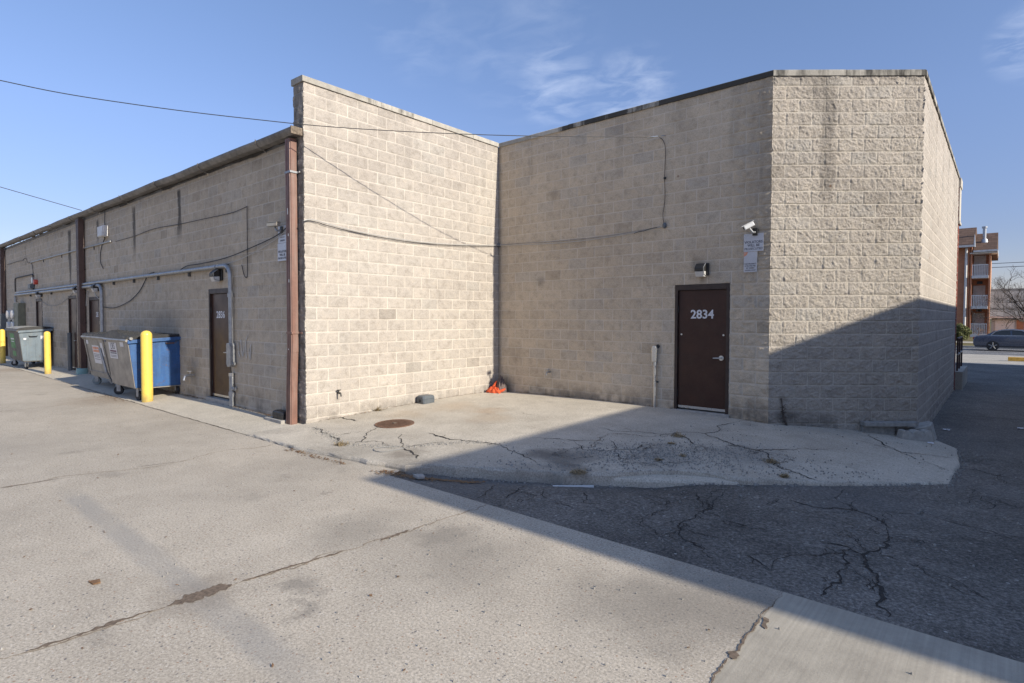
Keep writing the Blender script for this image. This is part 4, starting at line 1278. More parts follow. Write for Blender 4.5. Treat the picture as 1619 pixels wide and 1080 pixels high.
scatter('leaf_litter', 'rusty dirt and leaves by the blue dumpster wheels', 'leaf litter', 170, along([(-7.6, -5.8), (-5.6, -5.75)], 0.10), 0.015, 'leaf', zl, seed=8)
scatter('loose_grit', 'grey grit and concrete crumbs on the crumbling pad', 'grit', 1500, lambda rr: (lambda a, b: (5.4 + a * 0.72 + b * 0.70, -2.75 + a * 0.70 - b * 0.72))(rr.gauss(0, 0.75), rr.gauss(0, 0.32)), 0.008, 'gravel', zs_pad, False, seed=9)
scatter('loose_grit', 'grit along the broken cracks in the sunlit pad', 'grit', 700, along([(0.4, -4.76), (1.24, -4.94), (1.7, -5.1), (2.56, -4.7), (3.0, -3.92), (3.5, -3.8)], 0.05), 0.007, 'gravel', zs_pad, False, seed=10)
scatter('loose_grit', 'pale crumbs on the dark alley asphalt', 'grit', 260, lambda rr: (rr.uniform(4.8, 9.6), rr.uniform(-5.3, 1.5)), 0.010, 'gravel', lambda x, y: max(za(x, y), zs_pad(x, y) if (x - y < 9.0 and x < 8.1) else -9), False, seed=11)
scatter('loose_grit', 'dark and pale crumbs on the concrete lot', 'grit', 420, lambda rr: (rr.uniform(-6, 8.6), rr.uniform(-9.0, -5.7)), 0.006, 'gravel', zl, False, seed=12)


# ------------------------------------------------------------------ things on the walls
scatter('rubble', 'broken concrete crumbs along the ragged front edge of the pad', 'rubble', 420, along([(3.4, -5.2), (4.0, -4.80), (4.6, -4.48), (5.1, -4.20), (5.5, -3.75), (6.3, -3.15), (6.9, -2.62), (7.6, -1.88), (8.12, -1.2), (8.14, 0.2), (8.07, 1.2)], 0.035), 0.016, 'gravel', lambda x, y: za(x, y), False, seed=31)
scatter('rubble', 'small stones scattered on top of the worn pad edge', 'rubble', 260, along([(4.0, -4.62), (5.0, -4.0), (5.6, -3.2), (6.6, -2.6), (7.6, -1.6)], 0.12), 0.010, 'gravel', zs_pad, False, seed=32)


def wall_lamp(fr, u, z, label, s=1.0, group='wall lamps over the back doors', lit_side=1):
    w0 = fr @ Vector((u, 0, z))
    t = thing('wall_lamp', label, 'wall lamp', w0, group)
    F = fr
    mb = MB(F)
    mb.box(u - 0.09 * s, 0.004, z - 0.11 * s, u + 0.13 * s, 0.045, z + 0.125 * s)
    mb.build('back_plate', 'lampbody', t, bevel=0.015)
    mb = MB(F)
    mb.prism([(0.046, z - 0.02 * s), (0.20 * s, z - 0.035 * s), (0.205 * s, z + 0.03 * s), (0.12 * s, z + 0.115 * s), (0.046, z + 0.12 * s)], u - 0.085 * s, u + 0.085 * s, 'x')
    mb.build('housing', 'lampbody', t, bevel=0.012)
    mb = MB(F)
    mb.prism([(0.05, z - 0.135 * s), (0.15 * s, z - 0.135 * s), (0.19 * s, z - 0.037 * s), (0.05, z - 0.025 * s)], u - 0.082 * s, u + 0.082 * s, 'x')
    mb.build('lens', 'lens', t, bevel=0.012)
    mb = MB(F)
    mb.tube([(u + 0.088 * s, 0.05, z - 0.12 * s), (u + 0.09 * s, 0.17 * s, z - 0.09 * s), (u + 0.09 * s, 0.19 * s, z + 0.04 * s), (u + 0.09 * s, 0.10 * s, z + 0.115 * s)], 0.006, 6)
    mb.build('guard_wire', 'galv', t)
    return t


wall_lamp(FR_C, 4.68, 2.60, 'dark wall lamp with frosted lens above brown door 2834', 0.9)
wall_lamp(FR_A, -3.10, 2.60, 'small dark wall lamp above the door numbered 2836', 0.95)
wall_lamp(FR_A, -11.05, 2.62, 'wall lamp right of the second downspout, above the half hidden door', 0.95)
wall_lamp(FR_A, -12.98, 2.62, 'wall lamp just left of the second downspout', 0.95)
wall_lamp(FR_A, -17.95, 2.60, 'farthest wall lamp, over the door behind the grey-green dumpster', 0.95)


def sign(fr, u0, u1, z0, z1, d, label, lines_, group='no-trespass signs'):
    t = thing('wall_sign', label, 'sign', fr @ Vector(((u0 + u1) / 2, 0, z0)), group)
    mb = MB(fr)
    mb.box(u0, d, z0, u1, d + 0.004, z1)
    b = mb.build('panel', 'signface', t)
    for (s, zz, size, mat, bold) in lines_:
        if s is None:
            mb = MB(fr); mb.box((u0 + u1 - bold) / 2, d + 0.0045, zz - size / 2, (u0 + u1 + bold) / 2, d + 0.0052, zz + size / 2); mb.build('print_line', mat, t)
            continue
        text('lettering', s, size, mat, t, fr, (u0 + u1) / 2, d + 0.0052, zz, bold=bold, sx=0.95)
    for (a, c) in ((u0 + 0.02, z1 - 0.02), (u1 - 0.02, z0 + 0.02)):
        mb = MB(fr); mb.cyl((a, d + 0.0045, c), (a, d + 0.007, c), 0.006, 8); mb.build('screw', 'steel', t)
    return t


s1 = sign(FR_C, 5.362, 5.668, 2.852, 3.135, 0.022, 'white sign reading VIOLATORS WILL BE PROSECUTED under the white camera beside door 2834', [('VIOLATORS', 3.0, 0.055, 'ink', 0.02), ('WILL BE', 2.948, 0.055, 'ink', 0.02), ('PROSECUTED', 2.893, 0.048, 'ink', 0.01)])
s2 = sign(FR_C, 5.365, 5.572, 2.525, 2.848, 0.018, 'lower white sign reading THIS PROPERTY IS PROTECTED, below the violators sign beside door 2834', [('THIS PROPERTY', 2.655, 0.028, 'ink', 0.02), ('IS PROTECTED', 2.622, 0.028, 'ink', 0.02), ('BY VIDEO', 2.588, 0.03, 'ink', 0.02), ('SURVEILLANCE', 2.553, 0.026, 'ink', 0.02)])
mb = MB(FR_C)
mb.prism([(5.368, 2.845), (5.43, 2.845), (5.41, 2.80), (5.368, 2.775)], 0.0225, 0.0232, 'y')
mb.build('emblem', 'orangeink', s2)
sign(FR_A, -0.80, -0.50, 3.035, 3.32, 0.022, 'upper white sign by the corner downspout, faded small print ending in PARKING', [(None, 3.22, 0.018, 'inkpale', 0.20), (None, 3.175, 0.018, 'inkpale', 0.22), (None, 3.13, 0.018, 'inkpale', 0.14), ('PARKING', 3.075, 0.04, 'ink', 0.01)])
sign(FR_A, -0.82, -0.50, 2.735, 3.03, 0.022, 'lower white sign by the corner downspout reading VIOLATORS WILL BE PROSECUTED', [('VIOLATORS', 2.89, 0.055, 'ink', 0.015), ('WILL BE', 2.835, 0.055, 'ink', 0.015), ('PROSECUTED', 2.78, 0.048, 'ink', 0.015)])


def camera_body(fr, u, z, du, label, mat, tilt):
    t = thing('security_camera', label, 'camera', fr @ Vector((u, 0, z)), 'bullet cameras on the walls')
    mb = MB(fr)
    mb.box(u + 0.02, 0.004, z - 0.09, u + 0.10, 0.05, z + 0.03)
    mb.build('mount', 'lampbody', t, bevel=0.01)
    mb = MB(fr)
    mb.tube([(u + 0.06, 0.05, z - 0.04), (u + 0.05, 0.12, z - 0.05), (u + 0.0, 0.13, z + 0.02)], 0.018, 8)
    mb.build('arm', 'galv', t)
    a, b = Vector((u + du[0] * -0.5, 0.12, z + 0.055 + tilt * 0.5)), Vector((u + du[0] * 0.5, 0.12 + du[1], z + 0.055 - tilt * 0.5))
    ax = (b - a).normalized(); side = ax.cross(Vector((0, 0, 1))).normalized(); up = side.cross(ax)
    L = (b - a).length
    FM = fr @ Matrix(((ax.x, side.x, up.x, a.x), (ax.y, side.y, up.y, a.y), (ax.z, side.z, up.z, a.z), (0, 0, 0, 1)))
    mb = MB(FM); mb.box(0, -0.04, -0.035, L, 0.04, 0.03); mb.build('body', mat, t, bevel=0.012)
    mb = MB(FM); mb.box(-0.01, -0.047, 0.031, L + 0.03, 0.047, 0.04); mb.build('sun_shield', mat, t, bevel=0.004)
    mb = MB(FM); mb.cyl((L + 0.0005, 0, 0), (L + 0.006, 0, 0), 0.026, 14); mb.build('lens', 'lidblack', t)
    return t


camera_body(FR_C, 5.48, 3.19, (-0.125, 0.07), 'white bullet camera above the violators sign near door 2834', 'white', 0.075)
camera_body(FR_A, -0.72, 3.28, (-0.24, 0.06), 'grey bullet camera above the signs by the corner downspout', 'meter', 0.0)


def elbow(p, q, r_, s, n=6):
    """rounded corner at q between directions from p and to s"""
    p, q, s = Vector(p), Vector(q), Vector(s)
    a, b = (p - q).normalized() * r_, (s - q).normalized() * r_
    return [q + a * (1 - t) ** 2 + b * t ** 2 for t in np.linspace(0, 1, n)]


def conduit(fr, pts, r, label, mat='galv', bend=0.14, clamps=(), d=0.06, name='conduit', cat='conduit', group=None, extras=None):
    base = fr @ Vector((pts[0][0], 0, pts[0][1]))
    t = thing(name, label, cat, base, group)
    P = [Vector((u, d, z)) for u, z in pts]
    path = [P[0]]
    for i in range(1, len(P) - 1):
        path += elbow(P[i - 1], P[i], min(bend, (P[i] - P[i - 1]).length * .45, (P[i + 1] - P[i]).length * .45), P[i + 1])
    path.append(P[-1])
    mb = MB(fr); mb.tube(path, r, 10)
    mb.build('pipe', mat, t, smooth=True)
    for (u, z) in clamps:
        mb = MB(fr)
        mb.box(u - 0.018, 0.006, z - 0.11, u + 0.018, d - r * 0.3, z + r + 0.012)
        mb.build('bracket', 'darkmetal', t)
    if extras: extras(t)
    return t


def ex1(t):
    mb = MB(FR_A); mb.prism([(-2.625, 1.245), (-2.605, 1.29), (-2.49, 1.29), (-2.462, 1.245), (-2.462, 0.87), (-2.49, 0.84), (-2.59, 0.84), (-2.625, 0.89)], 0.015, 0.125, 'y')
    mb.build('pull_box', 'galv', t, bevel=0.01)
    mb = MB(FR_A); mb.cyl((-2.455, 0.06, 0.90), (-2.42, 0.06, 0.90), 0.03, 10); mb.build('plug', 'galv', t)
    for u, z in ((-3.15, 2.762), (-2.53, 2.2)):
        mb = MB(FR_A)
        if u < -3: mb.cyl((u - .05, 0.07, z), (u + .05, 0.07, z), 0.052, 12)
        else: mb.cyl((u, 0.07, z - .04), (u, 0.07, z + .04), 0.052, 12)
        mb.build('coupling', 'galv', t)


conduit(FR_A, [(-21.9, 2.742), (-2.53, 2.765), (-2.53, 1.25)], 0.040, 'long galvanised conduit along the low wall, bending down beside door 2836', bend=0.26, d=0.07,
        clamps=[(u, 2.75) for u in (-2.75, -4.55, -6.35, -8.0, -9.6, -14.0, -15.6, -17.2, -18.8, -20.4)], extras=ex1)
def ex2(t):
    mb = MB(FR_A); mb.box(-10.65, 0.01, 1.12, -10.38, 0.12, 1.34); mb.build('pull_box', 'galv', t, bevel=0.01)
conduit(FR_A, [(-21.9, 2.655), (-10.52, 2.665), (-10.52, 1.33)], 0.045, 'second galvanised conduit just below the long one, bending down beside the second downspout', bend=0.26, d=0.075, clamps=[(u, 2.655) for u in (-13.1, -16.4, -19.6)], extras=ex2)
conduit(FR_A, [(-21.95, 2.655), (-22.15, 2.655), (-22.15, 2.36)], 0.045, 'short conduit elbow dropping into the olive meter cabinet', bend=0.12, d=0.075)
def ex3(t):
    mb = MB(FR_A); mb.cyl((-2.56, 0.055, 0.66), (-2.56, 0.055, 0.72), 0.052, 14); mb.build('cap', 'steel', t)
    mb = MB(FR_A); mb.cyl((-2.56, 0.055, 0.27), (-2.56, 0.055, 0.36), 0.058, 12); mb.build('coupling', 'galv', t)
    mb = MB(FR_A); mb.cyl((-2.52, 0.055, 0.42), (-2.42, 0.055, 0.42), 0.032, 10); mb.build('stub_plug', 'galv', t)
conduit(FR_A, [(-2.56, 0.08), (-2.56, 0.70)], 0.046, 'capped galvanised pipe stub standing right of door 2836', name='pipe_stub', cat='pipe', d=0.055, extras=ex3)
conduit(FR_A, [(-19.45, 3.838), (-9.8, 3.825)], 0.022, 'thin conduit high on the low wall, crossing the second downspout', d=0.03, clamps=[(-11.4, 3.825), (-15.0, 3.83), (-17.5, 3.835)])
conduit(FR_A, [(-22.35, 2.80), (-22.33, 3.36), (-19.05, 3.37), (-19.05, 2.75)], 0.022, 'dark conduit loop above the meters at the far end', mat='cable_black', d=0.04, bend=0.16)
conduit(FR_A, [(-14.0, 0.05), (-14.0, 1.27)], 0.06, 'grey painted pipe standing against the wall left of the second downspout', mat='bait_grey', name='pipe_stub', cat='pipe', d=0.07)


def exC(t):
    mb = MB(FR_C); mb.prism([(3.80, 1.00), (3.79, 1.24), (3.81, 1.285), (3.86, 1.285), (3.885, 1.24), (3.875, 1.00)], 0.02, 0.10, 'y'); mb.build('fitting', 'steel', t, bevel=0.012)
    mb = MB(FR_C); mb.cyl((3.84, 0.06, 0.93), (3.84, 0.06, 1.0), 0.036, 12); mb.build('coupling', 'galv', t)
    mb = MB(FR_C); mb.box(3.80, 0.008, 0.62, 3.89, 0.03, 0.65); mb.build('bracket', 'darkmetal', t)
    mb = MB(FR_C); mb.cyl((3.875, 0.004, 1.275), (3.875, 0.014, 1.275), 0.035, 14); mb.build('wall_hole_plate', 'lidblack', t)
conduit(FR_C, [(3.84, 0.16), (3.84, 1.0)], 0.027, 'pale galvanised pipe riser with weatherhead fitting left of door 2834', d=0.055, name='pipe_stub', cat='pipe', mat='steel', extras=exC)


def wire(name, label, pts, r, mat, n=6, group=None, cat='cable'):
    mb = MB(); mb.tube(pts, r, n)
    o = mb.build(name, mat, None, smooth=True)
    return tag(o, label, cat, group)


def smooth_path(P, k=8):
    P = [Vector(p) for p in P]
    out_ = []
    for i in range(len(P) - 1):
        p0, p1, p2, p3 = P[max(0, i - 1)], P[i], P[i + 1], P[min(len(P) - 1, i + 2)]
        for j in range(k):
            t = j / k
            out_.append(0.5 * ((2 * p1) + (p2 - p0) * t + (2 * p0 - 5 * p1 + 4 * p2 - p3) * t * t + (3 * p1 - p0 - 3 * p2 + p3) * t ** 3))
    out_.append(P[-1])
    return out_


# overhead service drop and its pole (the pole stands outside the picture)
POLE = (-9.2, -17.1)
wire('service_drop', 'black overhead cable sagging from upper left across the recess to the shaded wall', smooth_path([(POLE[0] + .1, POLE[1] + .1, 8.1), (-5.6, -12.5, 6.2), (-3.4, -9.65, 5.44), (-2.17, -8.03, 5.10), (-1.69, -7.42, 4.98), (-1.19, -6.78, 4.90), (-.67, -6.11, 4.837), (-.13, -5.42, 4.79), (.46, -4.65, 4.755), (1.2, -3.69, 4.755), (2.06, -2.57, 4.79), (2.8, -1.59, 4.85), (3.80, -.10, 4.99)]), 0.0065, 'cable_black')
PA = FR_A @ Vector((-11.75, 0.2, 4.86))
wire('overhead_cable', 'second overhead cable at far left, meeting the low roof edge', smooth_path([(POLE[0] - .1, POLE[1] + .1, 7.6), (-10.2, -13.2, 6.55), (-11.0, -9.2, 5.62), tuple(PA)]), 0.009, 'cable_black')
mb = MB()
mb.tube([(POLE[0], POLE[1], -0.02), (POLE[0], POLE[1], 9.0)], [0.15, 0.11], 12)
pt = thing('utility_pole', 'brown wooden utility pole carrying both overhead cables', 'pole', (POLE[0], POLE[1], 0))
mb.build('shaft', 'pole', pt)
mb = MB(); mb.box(POLE[0] - 0.9, POLE[1] - 0.06, 7.95, POLE[0] + 0.9, POLE[1] + 0.06, 8.07); mb.build('crossarm', 'pole', pt)


def onC(P, d=0.02): return [tuple(FR_C @ Vector((u, d, z))) for u, z in P]
def onB(P, d=0.03): return [tuple(FR_B @ Vector((y + LB, d, z))) for y, z in P]
def onA(P, d=0.03): return [tuple(FR_A @ Vector((-s, d, z))) for s, z in P]


t = thing('cable_anchor', 'steel clamp where the service drop meets the shaded recess wall', 'clamp', tuple(FR_C @ Vector((3.9, 0, 5.0))))
mb = MB(); mb.tube([(3.70, -0.16, 4.985), (3.86, -0.05, 5.0)], 0.016, 8); mb.build('wedge', 'steel', t)
mb = MB(); mb.tube(elbow((3.86, -0.05, 5.0), (3.97, -0.05, 5.0), 0.05, (3.97, -0.004, 5.0)), 0.008, 6); mb.build('hook', 'galv', t)
wire('wall_cable', 'vertical drop cable down the shaded recess wall from the service drop clamp', smooth_path(onC([(3.87, 4.99), (3.95, 4.90), (3.985, 4.72), (3.975, 4.3), (3.985, 3.9), (3.95, 3.62), (3.97, 3.45)], 0.022)), 0.0055, 'cable_black', group=None)
mb = MB(FR_C); mb.lathe([(0.02, -0.05), (0.035, -0.02), (0.035, 0.02), (0.02, 0.05)], (3.985, 0.03, 3.42), 12)
tag(mb.build('splice_knob', 'bait_grey', None, smooth=True), 'small grey round splice at the foot of the vertical drop cable', 'splice')
mb = MB(FR_C); mb.box(3.96, 0.01, 4.235, 4.0, 0.035, 4.275)
tag(mb.build('cable_clip', 'lidblack', None, bevel=0.006), 'small black clip halfway down the vertical drop cable', 'clip')
cB = [(-4.70, 3.33), (-4.60, 3.365), (-4.45, 3.36), (-4.2, 3.325), (-3.73, 3.275), (-3.2, 3.25), (-2.63, 3.235), (-2.1, 3.24), (-1.67, 3.258), (-0.8, 3.32), (-0.05, 3.39)]
wire('wall_cable', 'thick pale cable bundle sagging along the sunlit recess wall', smooth_path(onB(cB, 0.045)), 0.0085, 'cable_pale')
wire('wall_cable', 'thin dark cable hugging the underside of the pale bundle on the sunlit wall', smooth_path(onB([(y, z - 0.022 - 0.006 * math.sin(y * 7)) for y, z in cB], 0.04)), 0.0045, 'cable_black')
cC = [(0.05, 3.39), (0.8, 3.34), (1.6, 3.305), (2.4, 3.30), (3.2, 3.335), (3.7, 3.375), (3.95, 3.405)]
wire('wall_cable', 'pale cable along the shaded recess wall from inner corner to the splice', smooth_path(onC(cC, 0.04)), 0.007, 'cable_pale')
wire('wall_cable', 'thin upper strand above the pale cable on the shaded recess wall', smooth_path(onC([(0.05, 3.40), (0.8, 3.375), (1.6, 3.345), (2.4, 3.335), (3.2, 3.36), (3.7, 3.39), (3.9, 3.41)], 0.03)), 0.005, 'cable_grey')
wire('wire_twist', 'twisted dark wire end at right end of the pale cable', smooth_path(onC([(3.40, 3.335), (3.5, 3.355), (3.6, 3.36), (3.72, 3.385), (3.86, 3.40)], 0.055)), 0.006, 'cable_black')
mb = MB(); mb.box(-0.002, -0.05, 3.35, 0.06, 0.004, 3.43)
tag(mb.build('cable_clip', 'bait_grey', None, bevel=0.01), 'grey cable clip in the inner corner of the recess', 'clip')
# cables on the low wall
wire('wall_cable', 'black cable sagging from the corner downspout down to the long conduit', smooth_path(onA([(0.30, 3.36), (0.527, 3.25), (0.843, 3.161), (1.3, 3.09), (1.757, 3.03), (2.4, 2.95), (3.066, 2.90), (4.0, 2.875), (4.6, 2.87), (4.95, 2.81)], 0.05)), 0.010, 'cable_black')
wire('wall_cable', 'pale thin cable below the black sagging cable left of the signs', smooth_path(onA([(0.35, 3.28), (0.9, 3.10), (1.7, 2.93), (2.4, 2.83), (2.95, 2.81)], 0.045)), 0.006, 'cable_pale')
wire('wall_cable', 'thin dark wire strung high across the low wall to a hanging loop', smooth_path(onA([(9.4, 3.79), (8.0, 3.80), (6.6, 3.85), (5.0, 3.80), (3.62, 3.775), (2.5, 3.76), (1.92, 3.80)], 0.02)), 0.007, 'cable_black')
wire('wall_cable', 'vertical hanging wire loop left of the signs', smooth_path(onA([(1.915, 3.80), (1.92, 3.3), (1.93, 2.7), (1.95, 2.52), (2.05, 2.55), (2.15, 2.75)], 0.025)), 0.007, 'cable_black')
wire('wall_cable', 'black cable drooping from the long conduit behind the dumpsters', smooth_path(onA([(6.6, 2.83), (7.0, 2.79), (7.25, 2.62), (7.6, 2.42), (8.2, 2.22), (9.0, 2.08), (9.75, 2.02), (10.6, 2.06)], 0.035)), 0.011, 'cable_black')
wire('wall_cable', 'short black pigtail wires below the white junction box', smooth_path(onA([(10.25, 4.72), (10.28, 4.3), (10.3, 4.0), (10.45, 3.86), (10.6, 3.75), (10.75, 3.5), (10.72, 3.3), (10.5, 3.13)], 0.03)), 0.011, 'cable_black')
wire('wall_cable', 'thin curled wire near the far downspout', smooth_path(onA([(24.0, 4.0), (22.0, 4.02), (20.9, 4.0), (20.5, 4.06), (20.2, 4.02), (19.95, 3.85), (19.5, 3.84), (19.2, 3.7), (19.1, 3.4)], 0.03)), 0.010, 'cable_black')
wire('wall_cable', 'faint wires sagging between the far doors', smooth_path(onA([(18.3, 2.5), (17.9, 2.36), (17.2, 2.22), (16.2, 2.15), (15.2, 2.22), (14.2, 2.4), (13.6, 2.55)], 0.03)), 0.007, 'cable_grey')
wire('wall_cable', 'loose grey wires beside the wall lamp right of the second downspout', smooth_path(onA([(12.2, 2.1), (12.1, 2.45), (11.8, 2.6), (11.45, 2.55), (11.1, 2.35), (10.9, 2.3)], 0.04)), 0.009, 'cable_pale')
t = thing('junction_box', 'white junction box high on the low wall right of the second downspout', 'junction box', tuple(FR_A @ Vector((-10.6, 0, 4.13))))
mb = MB(FR_A); mb.box(-10.56, 0.008, 3.985, -10.06, 0.13, 4.28); mb.build('case', 'trim', t, bevel=0.02)
mb = MB(FR_A); mb.box(-10.54, 0.1305, 4.0, -10.08, 0.145, 4.265); mb.build('cover', 'trim', t, bevel=0.01)
t = thing('fire_bell', 'red bell with grey box under the dark conduit loop', 'bell', tuple(FR_A @ Vector((-19.0, 0, 3.05))))
mb = MB(FR_A); mb.box(-19.4, 0.01, 2.83, -19.0, 0.15, 3.0); mb.build('back_box', 'bait_grey', t, bevel=0.01)
mb = MB(FR_A); mb.cyl((-18.55, 0.01, 3.06), (-18.55, 0.12, 3.06), 0.095, 18); mb.build('gong', 'redbell', t)
mb = MB(FR_A); mb.box(-19.45, 0.01, 3.06, -19.02, 0.03, 3.26); mb.build('placard', 'signface', t)
# meters
t = thing('meter_bank', 'bank of four round electric meters beside the olive cabinet', 'electric meter', tuple(FR_A @ Vector((-23.6, 0, 1.3))))
mb = MB(FR_A); mb.box(-23.3, 0.01, 0.6, -21.15, 0.16, 2.05); mb.build('socket_panel', 'meter', t, bevel=0.01)
for uu in (-22.55, -21.65):
    for z in (1.86, 1.40):
        mb = MB(FR_A); mb.cyl((uu, 0.161, z), (uu, 0.30, z), 0.17, 20); mb.build('meter', 'glass', t, bevel=0.02)
        mb = MB(FR_A); mb.box(uu - 0.1, 0.161, z - 0.32, uu + 0.1, 0.19, z - 0.22); mb.build('breaker', 'lidblack', t)
t = thing('electric_cabinet', 'tall olive electric cabinet under the conduit elbow', 'cabinet', tuple(FR_A @ Vector((-21.6, 0, 0.5))))
mb = MB(FR_A); mb.box(-21.6, 0.01, 0.5, -20.7, 0.22, 2.32); mb.build('case', 'olive', t, bevel=0.01)
mb = MB(FR_A); mb.box(-21.56, 0.221, 0.54, -20.74, 0.235, 2.28); mb.build('cover', 'olive', t, bevel=0.005)
mb = MB(FR_A); mb.cyl((-20.8, 0.236, 1.4), (-20.8, 0.27, 1.4), 0.03, 10); mb.build('latch', 'steel', t)
t = thing('utility_box', 'pale grey utility box beyond the farthest downspout', 'utility box', tuple(FR_A @ Vector((-26, 0, 0.9))))
mb = MB(FR_A); mb.box(-25.6, 0.01, 0.9, -23.9, 0.3, 1.9); mb.build('case', 'bait_grey', t, bevel=0.02)
mb = MB(FR_A); mb.box(-25.5, 0.301, 1.0, -24.0, 0.315, 1.8); mb.build('cover', 'meter', t)

# graffiti scrawl on the low wall right of door 2836
mb = MB(FR_A)
for k, pth in enumerate(([(2.36, 1.30), (2.33, 1.1), (2.28, 1.02)], [(2.25, 1.36), (2.2, 1.12), (2.16, 1.05), (2.1, 1.25)], [(2.03, 1.02), (2.05, 1.3), (1.98, 1.45)], [(1.93, 1.2), (1.88, 1.0), (1.85, 1.28)], [(2.0, 1.22), (1.78, 1.24)], [(2.42, 1.2), (2.2, 1.22)])):
    P = smooth_path([(-s, 0.0165, z) for s, z in pth], 5)
    vs, fs = [], []
    for i, p in enumerate(P):
        w = 0.016 * (0.5 + random.random())
        vs += [(p.x - w, p.y, p.z), (p.x + w, p.y, p.z + 0.004)]
    fs = [(2 * i, 2 * i + 1, 2 * i + 3, 2 * i + 2) for i in range(len(P) - 1)]
    mb.add(vs, fs)
tag(mb.build('graffiti', 'scribble', LBG, recalc=False), 'faint white scrawl')

# hose bibs
def hose_bib(fr, u, z, label, mat, s=1.0):
    t = thing('hose_bib', label, 'tap', tuple(fr @ Vector((u, 0, z))), 'wall taps')
    mb = MB(fr); mb.cyl((u, 0.005, z), (u, 0.10 * s, z), 0.018 * s, 10); mb.tube([(u, 0.08 * s, z), (u, 0.12 * s, z - 0.01), (u, 0.135 * s, z - 0.06 * s)], 0.015 * s, 8); mb.build('spout', mat, t)
    mb = MB(fr); mb.cyl((u, 0.06 * s, z + 0.02), (u, 0.06 * s, z + 0.05 * s), 0.008, 8); mb.cyl((u, 0.06 * s, z + 0.05 * s), (u, 0.06 * s, z + 0.062 * s), 0.036 * s, 12); mb.build('handle', mat, t)
    return t


hose_bib(FR_B, LB - 4.09, 0.50, 'small dark tap low on the sunlit recess wall', 'lampbody', 0.9)
hose_bib(FR_C, 1.45, 0.66, 'small tap low on the shaded recess wall', 'galv')
hose_bib(FR_A, -4.42, 0.55, 'pale tap on the low wall beside the blue dumpster', 'steel', 1.6)

# ------------------------------------------------------------------ bollards
BOL = [(-4.95, -5.46, 1.50, 'thick yellow bollard in front of the blue dumpster', 0.105), (-13.82, -5.52, 1.33, 'slimmer yellow bollard at the right end of the grey-green dumpster', 0.085), (-20.15, -5.74, 1.30, 'farthest yellow bollard at the left end of the grey-green dumpster', 0.085)]
for i, (x, y, h, lab, r) in enumerate(BOL):
    t = thing('bollard', lab, 'bollard', (x, y, 0), 'yellow bollards along the low wall')
    mb = MB(); mb.lathe([(r, -0.02), (r, h - r * 0.9)] + [(r * math.cos(a), h - r * 0.9 + r * 0.9 * math.sin(a)) for a in np.linspace(0.15, 1.5, 7)], (x, y, 0), 28)
    mb.build('post', 'yellow', t, smooth=True)


# ------------------------------------------------------------------ dumpsters
def caster(parent, x, y, z0, wheel_r, mat, ang=0.3):
    g = zw(x, y) if y > -5.6 else 0.0
    mb = MB()
    mb.box(x - 0.06, y - 0.05, z0 + 0.005, x + 0.06, y + 0.05, z0 + 0.02)
    c, s = math.cos(ang), math.sin(ang)
    FM = Matrix(((c, -s, 0, x), (s, c, 0, y), (0, 0, 1, 0), (0, 0, 0, 1)))
    mb2 = MB(FM)
    zc = g + wheel_r
    mb2.box(-0.05, -0.042, zc - 0.02, 0.03, -0.034, z0 + 0.004)
    mb2.box(-0.05, 0.034, zc - 0.02, 0.03, 0.042, z0 + 0.004)
    mb2.box(-0.05, -0.042, z0 - 0.006, 0.05, 0.042, z0 + 0.0045)
    mb.v += [p for p in mb2.v]; b = 8; mb.f += [[i + b for i in f] for f in mb2.f]
    o = mb.build('caster', 'galv', parent)
    mb = MB(FM); mb.cyl((-0.02, -0.03, zc), (-0.02, 0.03, zc), wheel_r, 20)
    mb.build('wheel', mat, o, bevel=0.008)
    return o


